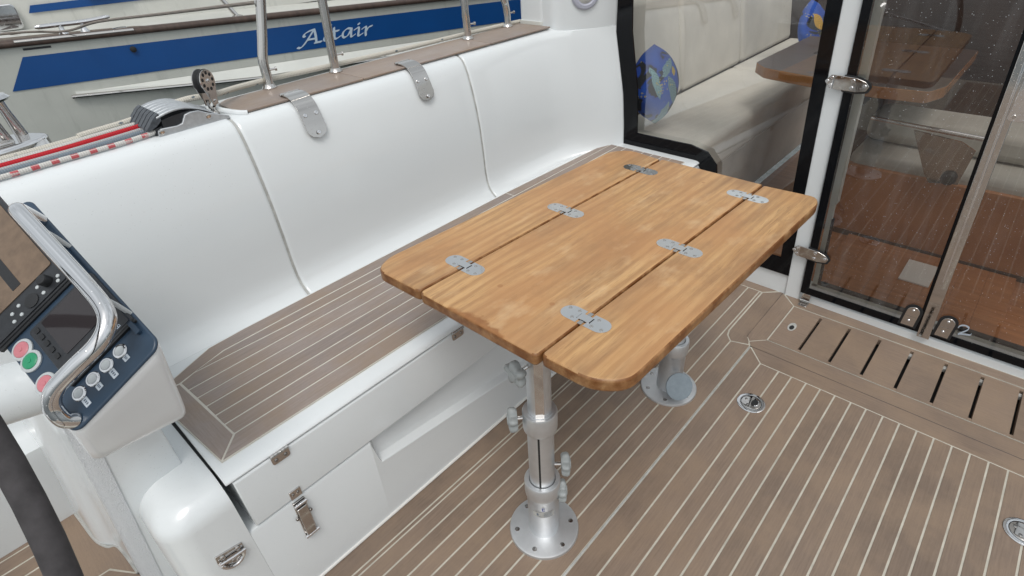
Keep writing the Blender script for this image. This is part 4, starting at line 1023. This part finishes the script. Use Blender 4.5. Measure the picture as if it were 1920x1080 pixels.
# brand lettering on the display corner, read from the bow side
FL = frame(P3(.1105, .1005, .0069), -U, NN)
L_ = ins
ribbon([(0, 0), (0, .006)], (.0005, .0004), FL, 0, 'logo_letter', 'logo', L_, 1); ribbon([(0, .006), (.003, .0055), (.003, .0036), (0, .0032), (.0036, .0028), (.0036, .0004), (0, 0)], (.0004, .0004), FL, .0001, 'logo_letter', 'logo', L_, 2)
FL2 = frame(P3(.1025, .1005, .0069), -U, NN)
ribbon([(.005, .0), (.001, .0045), (.0022, .006), (.0032, .0046), (.0005, .002), (.001, .0), (.003, .0), (.0045, .0024)], (.0004, .0003), FL2, 0, 'logo_letter', 'logo', L_, 2)
FL3 = frame(P3(.0945, .1005, .0069), -U, NN)
ribbon([(.0045, .005), (.002, .006), (0, .003), (.002, 0), (.0045, .001), (.0045, .003), (.0028, .003)], (.0004, .0004), FL3, 0, 'logo_letter', 'logo', L_, 2)
# thruster buttons
def bigbutton(u_, v_, mat, lab):
    F = frame(P3(u_, v_, 0), U, NN)
    o = MB().lathe([(.0165, -.001), (.0165, .002), (.0150, .0032), (.0125, .0034), (.012, .0022)], F, 32).build('thruster_button', 'ring', pod); o['label'] = lab
    MB().lathe([(.012, .001), (.0118, .0036), (.010, .0046), (.0045, .0050)], F, 28).build('button_cap', mat, o)
    MB().lathe([(.0038, .004), (.0036, .0056), (.002, .006)], F, 14).build('button_lens', mat, o)
bigbutton(.010, -.0235, 'red', 'red round thruster button nearest the plotter'); bigbutton(.036, -.0235, 'green', 'green round thruster button'); bigbutton(.083, -.0265, 'red', 'red round thruster button under the grab bar')
# chrome push buttons with white print labels
for k, v_ in enumerate((-.0005, .0250, .0500, .0755)):
    F = frame(P3(.1355, v_, 0), U, NN)
    o = MB().lathe([(.0108, -.001), (.0108, .0014), (.0098, .0026), (.0075, .0028), (.0072, .0018)], F, 28).build('push_button', 'chrome', pod)
    MB().lathe([(.0070, .001), (.0068, .0030), (.0045, .0036)], F, 22).build('button_cap', 'ring', o)
    w = (.014, .009, .014, .008)[k]
    lb = pprism(.1465, v_ - .0045, .1465 + w, v_ + .0045, .0004, -.001, .0008, 'label_tape', 'label', pod)
    for j in range(3): pprism(.1465 + w * (.16 + .25 * j), v_ - .0016, .1465 + w * (.30 + .25 * j), v_ + .0018, .0002, .0007, .0010, 'label_print', 'ink', lb)
# grab bar
gb = smooth([P3(.160, -.026, -.002), P3(.156, -.029, .014), P3(.144, -.018, .032), P3(.141, .006, .045), P3(.145, .045, .051), P3(.146, .082, .051), P3(.136, .106, .051), P3(.112, .1185, .051), P3(.06, .121, .051), P3(-.05, .120, .051), P3(-.120, .119, .050), P3(-.138, .117, .040), P3(-.145, .112, .003)], 8)
gbo = MB().tube(gb, .0115, 16).build('grab_bar', 'chrome', pod)
for (u_, v_) in ((.085, .124), (-.085, .124)):
    MB().tube([P3(u_, .122, .046), P3(u_ + .010, .1215, .022), P3(u_ + .016, .118, -.002)], .0034, 8).build('stay_wire', 'ring', gbo)
pprism(-.10, .108, .14, .115, .002, -.001, .006, 'panel_upstand', 'navy', pod)
# wheel boss
bc = Vector((-.045, 1.015, .705)); ax = Vector((-.93, -.10, .30)).normalized()
boss = MB().lathe([(.062, -.02), (.064, -.008), (.062, .004), (.046, .010), (.046, .10), (.043, .115)], frame(bc, (0, 0, 1), ax), 36).build('shaft_housing', 'gel', hc)
# steering wheel (the hub lies out of the picture)
wh = thing('steering_wheel', 'suede wrapped steering wheel rim crossing the bottom left corner', 'steering wheel', (-.27, .83, .64))
P0 = Vector((-0.0864, 0.5493, 0.8748)); tt = Vector((0.0978, 0.6296, 0.7708)).normalized()
nn = Vector((-.88, -.37, .30)); nn = (nn - nn.dot(tt) * tt).normalized(); rr = nn.cross(tt).normalized()
if rr.y < 0: rr = -rr
WC = P0 + rr * .46
rim = [WC + .46 * (-rr * math.cos(a) + tt * math.sin(a)) for a in [2 * math.pi * k / 72 for k in range(72)]]
MB().tube(rim, .0128, 14, close=True).build('wheel_rim', 'leather', wh)
MB().lathe([(.05, -.02), (.05, .02), (.03, .03)], frame(WC, tt, nn), 24).build('wheel_hub', 'chrome', wh)
for a in (100, 172, 244, 316):
    t_ = math.radians(a); MB().tube([WC, WC + .45 * (-rr * math.cos(t_) + tt * math.sin(t_))], .008, 8).build('wheel_spoke', 'chrome', wh)

# ================================================================== DECK GEAR ON THE COAMING
dz = .9075
rc = thing('rope_clutch', 'silver rope clutch bank with six charcoal levers on the coaming', 'rope clutch', (.43, 1.50, dz))
Y0c, pit = 1.432, .0215
prof = [(.356, dz + .002), (.358, dz + .012), (.366, dz + .0155), (.400, dz + .013), (.412, dz + .015), (.424, dz + .032), (.438, dz + .0345), (.456, dz + .033), (.476, dz + .022), (.520, dz + .004), (.52, dz - .002), (.356, dz - .002)]
FY = Matrix(((1, 0, 0, 0), (0, 0, 1, 0), (0, 1, 0, 0), (0, 0, 0, 1)))
for y in (Y0c - .007, Y0c + 6 * pit): MB().prism(prof, y, y + .007, fr=FY).build('side_plate', 'alu2', rc, bevel=.0015)
body = [(.372, dz), (.375, dz + .030), (.40, dz + .034), (.44, dz + .036), (.47, dz + .028), (.51, dz + .004), (.51, dz)]
MB().prism(body, Y0c + .001, Y0c + 6 * pit - .001, fr=FY).build('clutch_frame', 'blackplastic', rc)
for k in range(6):
    y = Y0c + pit * k
    topp = smooth([(.366, 0, dz + .040), (.40, 0, dz + .0475), (.435, 0, dz + .046), (.47, 0, dz + .032), (.505, 0, dz + .008)], 4)
    poly = [(p.x, p.z) for p in topp] + [(p.x, p.z - .006) for p in topp[::-1]]
    MB().prism(poly, y + .0016, y + pit - .0016, fr=FY).build('lever_cover', 'alu2', rc, bevel=.0025)
    lv = [(.375, dz + .0475), (.362, dz + .040), (.344, dz + .0225), (.338, dz + .0165), (.345, dz + .0135), (.362, dz + .020), (.376, dz + .030)]
    MB().prism(roundpoly(lv, .003), y + .0024, y + pit - .0024, fr=FY).build('lever_handle', 'lever', rc, bevel=.0035, seg=3)
    MB().prism([(.352, dz + .001), (.358, dz + .016), (.372, dz + .018), (.372, dz + .001)], y + .003, y + .0065, fr=FY).build('cam_cheek', 'blackplastic', rc)
    MB().tube([(.353, y + .013, dz + .002), (.351, y + .013, dz + .011), (.358, y + .013, dz + .018)], .0016, 6).build('cam_spring', 'steel', rc)
screws(rc, [(.364, Y0c - .007, dz + .008), (.472, Y0c - .007, dz + .015)], (0, -1, 0), .006, .0012, 'steel')

def ropeo(pts, r, mat, lab, k=6):
    b = MB().tube(smooth(pts, k), r, 10); o = b.build('rope', mat); return tag(o, lab, 'rope', 'ropes along the coaming')
rz = dz + .007
ropeo([(.36, Y0c + .5 * pit, rz + .001), (.28, 1.433, rz), (.15, 1.432, rz), (.0, 1.428, rz), (-.5, 1.43, rz)], .0050, 'ropes', 'red and white striped rope lying nearest the backrest edge')
ropeo([(.36, Y0c + 1.5 * pit, rz + .002), (.25, 1.458, rz + .001), (.1, 1.452, rz + .001), (-.5, 1.455, rz)], .0054, 'ropeg', 'blue-grey rope running aft beside the striped rope')
ropeo([(.36, Y0c + 2.4 * pit, rz + .003), (.25, 1.474, rz + .002), (.1, 1.468, rz + .002), (-.5, 1.470, rz)], .0052, 'ropelg', 'thin pale grey rope between the blue-grey and red ropes')
ropeo([(.36, Y0c + 3.1 * pit, rz + .006), (.25, 1.490, rz + .005), (.1, 1.484, rz + .004), (-.5, 1.49, rz)], .0072, 'roper', 'thick plain red rope leading aft from the clutch')
ropeo([(.36, Y0c + 4.3 * pit, rz + .006), (.25, 1.517, rz + .005), (.1, 1.512, rz + .002), (-.5, 1.52, rz)], .0072, 'ropew2', 'plain off-white rope just outboard of the red rope')
ropeo([(1.74, 1.566, .918), (1.45, 1.578, .920), (1.2, 1.580, .922), (.92, 1.585, .926), (.74, 1.590, .930), (.62, 1.565, .936), (.535, 1.515, .945), (.47, 1.530, .946), (.40, 1.548, .934), (.33, 1.553, rz + .010), (.24, 1.555, rz + .006), (.16, 1.552, rz), (-.5, 1.56, rz)], .0072, 'ropew', 'flecked white rope passing through the turning block')

# turning block
tb = thing('turning_block', 'upright steel turning block with perforated cheek plates behind the clutch', 'block', (.512, 1.50, .914))
bx, by = .512, 1.492
ud = Vector((-.02, 0, 1)).normalized(); cdir = Vector((.55, -.83, .05)).normalized(); sd = ud.cross(cdir).normalized()
cdir = sd.cross(ud)
def cheek(off):
    c = Vector((bx, by, .985)) + cdir * off
    Fm = Matrix((sd, ud, cdir)).transposed().to_4x4(); Fm.translation = c
    out = [(.0265 * math.cos(math.radians(a)), .0265 * math.sin(math.radians(a))) for a in range(-30, 211, 12)] + [(-.011, -.044), (-.010, -.056), (.010, -.056), (.011, -.044)]
    return MB().prism(out, -.0012, .0012, fr=Fm), Fm
b, Fm = cheek(-.0105); b.build('cheek_plate', 'steel', tb)
b, Fm = cheek(.0105); ck = b.build('cheek_plate', 'steel', tb)
dm = MB().lathe([(.0042, 0), (.0042, .0004)], Matrix(), 14).mesh('cheek_hole')
for k in range(9):
    a = math.radians(90 + 40 * k - 10); place(dm, 'cheek_hole', 'dark', ck, Fm @ Matrix.Translation((.0185 * math.cos(a), .0185 * math.sin(a), .0012)))
MB().lathe([(.0055, 0), (.0055, .003), (.003, .0045)], Fm, 16).build('axle_pin', 'chrome', ck)
MB().lathe([(.0045, 0), (.0045, .003), (.002, .004)], Fm @ Matrix.Translation((0, -.047, 0)), 14).build('lower_pin', 'chrome', ck)
Fs = Fm.copy(); Fs.translation = Vector((bx, by, .985))
MB().lathe([(.0275, -.0085), (.0275, -.006), (.022, -.001), (.022, .001), (.0275, .006), (.0275, .0085)], Fs, 32).build('sheave', 'rubber', tb)
MB().tube([Vector((bx, by, .938)) - sd * .012, Vector((bx, by, .925)) - sd * .010, Vector((bx, by, .918)), Vector((bx, by, .925)) + sd * .010, Vector((bx, by, .938)) + sd * .012], .004, 8).build('shackle', 'steel', tb)
MB().lathe([(.012, 0), (.012, .004), (.006, .010), (.006, .018)], Matrix.Translation((bx, by, .905)), 16).build('block_base', 'steel', tb)

# fairlead with upright horns, far left
wi = thing('mooring_fairlead', 'polished fairlead with upright roller post beside the ropes at far left', 'fairlead', (.08, 1.60, .9))
tp = [(.196, 1.615), (.165, 1.585), (.10, 1.565), (-.05, 1.565), (-.12, 1.60), (-.05, 1.70), (.10, 1.71), (.165, 1.665)]
MB().prism(roundpoly(tp, .02), .90, .930).build('fairlead_base', 'chrome', wi, bevel=.008, seg=3)
MB().prism([(.088 + .04 * math.cos(t * .35), 1.590 + .016 * math.sin(t * .35)) for t in range(18)], .929, .939).build('roller_cap', 'steel', wi, bevel=.004)
for px_, py_ in ((.150, 1.65), (.118, 1.63)): MB().tube([(px_, py_, .925), (px_ - .006, py_, .985), (px_ - .010, py_, 1.012)], [.013, .009, .011], 14).build('roller_post', 'tube', wi)
MB().lathe([(.010, 0), (.036, .008), (.040, .013), (.034, .019), (.012, .020)], Matrix.Translation((.125, 1.64, 1.003)), 28).build('post_flare', 'chrome', wi)
MB().lathe([(.022, 0), (.030, .006), (.028, .014), (.010, .017)], Matrix.Translation((.112, 1.64, 1.032)), 24).build('post_knob', 'chrome', wi)

# ================================================================== STANCHIONS
def stanchion(pts, lab, eye=True):
    t = thing('stanchion', lab, 'stanchion', (pts[0][0], pts[0][1], .914), 'stanchions along the coaming')
    MB().tube(smooth(pts, 6), .0128, 16).build('stanchion_tube', 'tube', t)
    x, y, z = pts[0]
    MB().lathe([(.020, 0), (.020, .003), (.016, .008), (.0145, .012)], Matrix.Translation((x, y, .9136)), 20).build('deck_socket', 'tube', t)
    MB().tube([(x + .012, y - .004, .960), (x + .028, y - .008, .960)], .003, 8).build('locking_pin', 'steel', t)
    MB().lathe([(.0055, 0), (.0055, .005)], frame((x + .026, y - .008, .960), (0, 0, 1), (1, -.3, 0)), 10).build('pin_head', 'steel', t)
    return t
stanchion([(.700, 1.566, .914), (.698, 1.566, .97), (.704, 1.566, 1.03), (.722, 1.568, 1.08), (.744, 1.570, 1.125), (.79, 1.572, 1.24), (.82, 1.573, 1.5)][:1] + [(.703, 1.568, .94), (.706, 1.570, .985), (.722, 1.570, 1.04), (.746, 1.571, 1.125), (.79, 1.571, 1.30), (.83, 1.571, 1.5)], 'bent stanchion tube aft of the hull name, nearest the turning block')
stanchion([(.905, 1.554, .914), (.907, 1.553, 1.0), (.911, 1.552, 1.105), (.92, 1.552, 1.5)], 'straight stanchion tube crossing the painted hull name')
stanchion([(1.424, 1.527, .914), (1.422, 1.526, .98), (1.420, 1.525, 1.04), (1.42, 1.525, 1.5)], 'third stanchion tube, forward of the hull name')
stanchion([(1.654, 1.552, .914), (1.656, 1.552, .955), (1.652, 1.553, .985), (1.645, 1.556, 1.01), (1.60, 1.56, 1.10), (1.55, 1.56, 1.3)], 'cranked stanchion beside the white cabin corner')

# ================================================================== NEIGHBOURING YACHT
kk = .155
def hy(x, off=0.0): return 3.3 - kk * x + off
yt = thing('neighbour_yacht', 'cream yacht moored alongside with a broad blue stripe and painted name', 'yacht', (1.5, 3.6, -1.0))
def zs(x, z0): return z0 - .0445 * (x - .4)
XSY = [-1.5, -.5, .4, 1.2, 2.0, 3.0, 4.0, 5.5]
hull = MB(); rows = []
for x in XSY:
    rows.append([(x, hy(x, 1.6), -1.2), (x, hy(x, .55), -1.15), (x, hy(x, .20), -.6), (x, hy(x, .055), 0.1), (x, hy(x, .012), .45), (x, hy(x, 0), zs(x, .70)), (x, hy(x, 0), zs(x, .915)), (x, hy(x, .04), zs(x, .918)), (x, hy(x, 2.2), zs(x, .95)), (x, hy(x, 2.2), -1.2)])
hull.grid(rows, True, True).build('hull', 'hull', yt, ang=40)
def band(xa, xb, za, zb, off, mat, nm, xa2=None, par=None):
    b = MB(); rows = []; K = 12
    for k in range(K + 1):
        t = k / K; x0 = xa + (xb - xa) * t; x1 = (xa2 if xa2 is not None else xa) + (xb - (xa2 if xa2 is not None else xa)) * t
        rows.append([(x0, hy(x0, off), zs(x0, za)), (x1, hy(x1, off), zs(x1, zb))])
    return b.grid(rows).build(nm, mat, par or yt, smooth=False)
band(.343, 5.4, .7445, .872, -.003, 'stripe', 'hull_stripe', .434)
# toe rail and cap
def longp(prof, xa, xb, nm, mat, K=14, bev=0, tap=0):
    rows = []
    for k in range(K + 1):
        x = xa + (xb - xa) * k / K; s_ = min(1, k / K * tap) if tap else 1
        rows.append([(x, hy(x, a * s_), zs(x, b_)) for a, b_ in prof])
    return MB().grid(rows, True, True).build(nm, mat, yt, bevel=bev, ang=50)
longp([(-.012, .912), (-.018, .918), (-.018, .930), (-.010, .938), (.045, .938), (.05, .93), (.05, .912)], -1.5, 5.4, 'cap_rail', 'railwood')
longp([(.052, .921), (.45, .93), (.45, .925), (.052, .915)], -1.5, 5.4, 'side_deck', 'cabin')
MB().add([(x, hy(x, o), zs(x, .9265 + .009 * o / .45)) for x, o in ((-1.0, .055), (1.05, .055), (.92, .16), (.55, .20), (-1.0, .24))], [(0, 1, 2, 3, 4)]).build('teak_deck', 'deckwood', yt, smooth=False)
longp([(-.0195, .9305), (-.0195, .934), (-.014, .939), (-.010, .9388)], .43, .865, 'rail_strip', 'steel')
# cream rubbing strake with steel band
rows = []
for k in range(25):
    t = k / 24; x = .55 + 4.8 * t; s_ = min(1.0, (x - .53) / .75)
    zt = .704 - .002 * s_; zb_ = .698 - .046 * s_
    rows.append([(x, hy(x, -.002), zs(x, zt)), (x, hy(x, -.006 - .034 * s_), zs(x, zb_ + .012)), (x, hy(x, -.008 - .038 * s_), zs(x, zb_ + .002)), (x, hy(x, -.002), zs(x, zb_ - .016))])
MB().grid(rows, True, True).build('rubbing_strake', 'cream', yt, ang=30)
rows = []
bandp = []
for k in range(25):
    t = k / 24; x = .53 + 4.8 * t; s_ = min(1.0, max(0, (x - .55) / .75)); bandp.append(Vector((x, hy(x, -.012 - .038 * s_), zs(x, .690 - .040 * s_))))
MB().tube(bandp, .0085, 8).build('strake_band', 'steel', yt)
# cleat, fittings
cl = MB()
for x in (.626, .706): cl.lathe([(.022, 0), (.018, .01), (.010, .024), (.010, .040)], Matrix.Translation((x, hy(x, .085), zs(x, .928))), 16)
cl.tube(smooth([(.535, hy(.535, .085), zs(.5, .968)), (.62, hy(.62, .085), zs(.62, .972)), (.72, hy(.72, .085), zs(.7, .974)), (.82, hy(.82, .085), zs(.8, .985))], 5), [.005] + [.0095] * 14 + [.005], 10)
cl.build('mooring_cleat', 'chrome', yt)
MB().lathe([(.032, 0), (.030, .006), (.01, .008)], Matrix.Translation((.845, hy(.845, .11), zs(.845, .9285))), 20).build('deck_filler', 'steel', yt)
MB().lathe([(.013, 0), (.013, .01), (.008, .012)], frame((.835, hy(.835, -.003), zs(.835, .852)), (0, 0, 1), (-.15, -1, 0)), 18).build('through_hull', 'rubber', yt)
band(.448, .545, .896, .9045, -.002, 'blackplastic', 'maker_plate')
MB().tube([(1.365, hy(1.365, .09), zs(1.365, .93)), (1.30, hy(1.3, .12), 1.02), (1.20, hy(1.2, .15), 1.2)], .012, 12).build('pushpit_strut', 'tube', yt)
MB().lathe([(.028, 0), (.026, .006), (.014, .01)], Matrix.Translation((1.365, hy(1.365, .09), zs(1.365, .93))), 16).build('strut_foot', 'tube', yt)
# coach roof side
rows = [[(x, hy(x, .50), .86), (x, hy(x, .515), 1.00), (x, hy(x, .53), 1.25), (x, hy(x, .62), 1.32), (x, hy(x, 1.6), 1.36), (x, hy(x, 1.6), .86)] for x in (-1.5, .3, 1.5, 3, 5)]
MB().grid(rows, True, True).build('cabin_side', 'cabin', yt, ang=40)
def cband(xa, xb, za, zb, off, mat, nm, xa2):
    rows = []
    for k in range(9):
        t = k / 8; x0 = xa + (xb - xa) * t; x1 = xa2 + (xb - xa2) * t
        rows.append([(x0, hy(x0, off), za - .008 * (x0 - .6)), (x1, hy(x1, off), zb - .004 * (x1 - .6))])
    return MB().grid(rows).build(nm, mat, yt, smooth=False)
cband(.608, 2.6, .984, 1.016, .505, 'stripe', 'cabin_stripe', .626)
MB().tube([(-.5, hy(0, .49), .885), (.40, hy(.4, .49), .885), (.47, hy(.47, .40), .90), (.5, hy(.5, .33), .905)], .03, 8).build('deck_coaming', 'railwood', yt)
MB().prism(rrect(.86, 1.012, 1.02, 1.05, .01), -.01, .035, fr=Matrix(((1, 0, 0, 0), (-kk, 0, -1, 3.3 + .505), (0, 1, 0, 0), (0, 0, 0, 1)))).build('vent_cover', 'flange', yt, bevel=.008, seg=3)
pf = MB().prism(rrect(.40, .925, .565, 1.035, .02), -.01, .02, fr=Matrix(((1, 0, 0, 0), (-kk, 0, -1, 3.3 + .50), (0, 1, 0, 0), (0, 0, 0, 1)))).build('porthole', 'chrome', yt, bevel=.006, seg=3)
# painted name
FN = Matrix.Translation((0, 0, 0))
ox, scale = 1.59, .00024
ang = math.atan(kk)
exv = Vector((1, -kk, -.0445)).normalized(); nzv = Vector((-kk, -1, 0)).normalized()
# letter strokes traced in units of the enlarged photograph (x right, y up), base line at 700
LET = {'A': [[(240, -75), (285, -90), (345, -20), (430, 120), (560, 365)], [(560, 365), (470, 330), (395, 270), (370, 210), (390, 195)], [(560, 365), (565, 180), (555, 5)], [(530, 0), (640, 10)], [(430, 105), (560, 115)]],
       'l': [[(842, 418), (836, 408)], [(820, 380), (780, 260), (712, 120), (693, 40), (722, 12), (775, 40)]],
       't': [[(890, 340), (880, 180), (870, 60), (900, 30), (975, 90)], [(820, 230), (960, 250)]],
       'a': [[(1190, 255), (1120, 275), (1040, 190), (1015, 90), (1040, 35), (1110, 90), (1180, 240)], [(1190, 265), (1160, 60), (1180, 35), (1230, 80)]],
       'i': [[(1240, 215), (1320, 260), (1290, 60), (1310, 35), (1370, 80)], [(1330, 370), (1332, 362)]],
       'r': [[(1380, 215), (1450, 260), (1430, 120), (1425, 10)], [(1440, 130), (1490, 230), (1560, 265)]]}
sx, sy = .000344, .000182
FNm = Matrix((exv, nzv.cross(exv), nzv)).transposed().to_4x4(); FNm.translation = Vector((1.500, hy(1.500, -.0045), zs(1.500, .7755)))
for ch, strokes in LET.items():
    nm = None
    for i, st in enumerate(strokes):
        pts = [(x * sx * 1.0, (y + (x - 600) * .0) * sy * 1.0) for x, y in st]
        if (ch == 'i' and i == 1) or (ch == 'l' and i == 0): nib = (.0085, .004)
        else: nib = (.0062, .0032)
        o = ribbon(pts, nib, FNm, .0002 * i, 'name_letter', 'letter', yt, 5)
# mooring line of the yacht, from its cleat to our stanchion
ml = MB().tube(smooth([(.742, 1.58, 1.120), (.70, 2.2, 1.060), (.655, 2.8, 1.002), (.62, hy(.62, .03), zs(.62, .950)), (.40, hy(.4, .10), .955), (-.3, hy(-.3, .12), .945)], 6), .0048, 10).build('mooring_line', 'ropeo'); tag(ml, 'thin brown mooring line from the yacht cleat to the bent stanchion', 'mooring line')
MB().tube([(.742 + .012 * math.cos(t * .7), 1.571, 1.118 + .014 * math.sin(t * .7)) for t in range(9)], .003, 8, close=True).build('line_shackle', 'steel', ml)
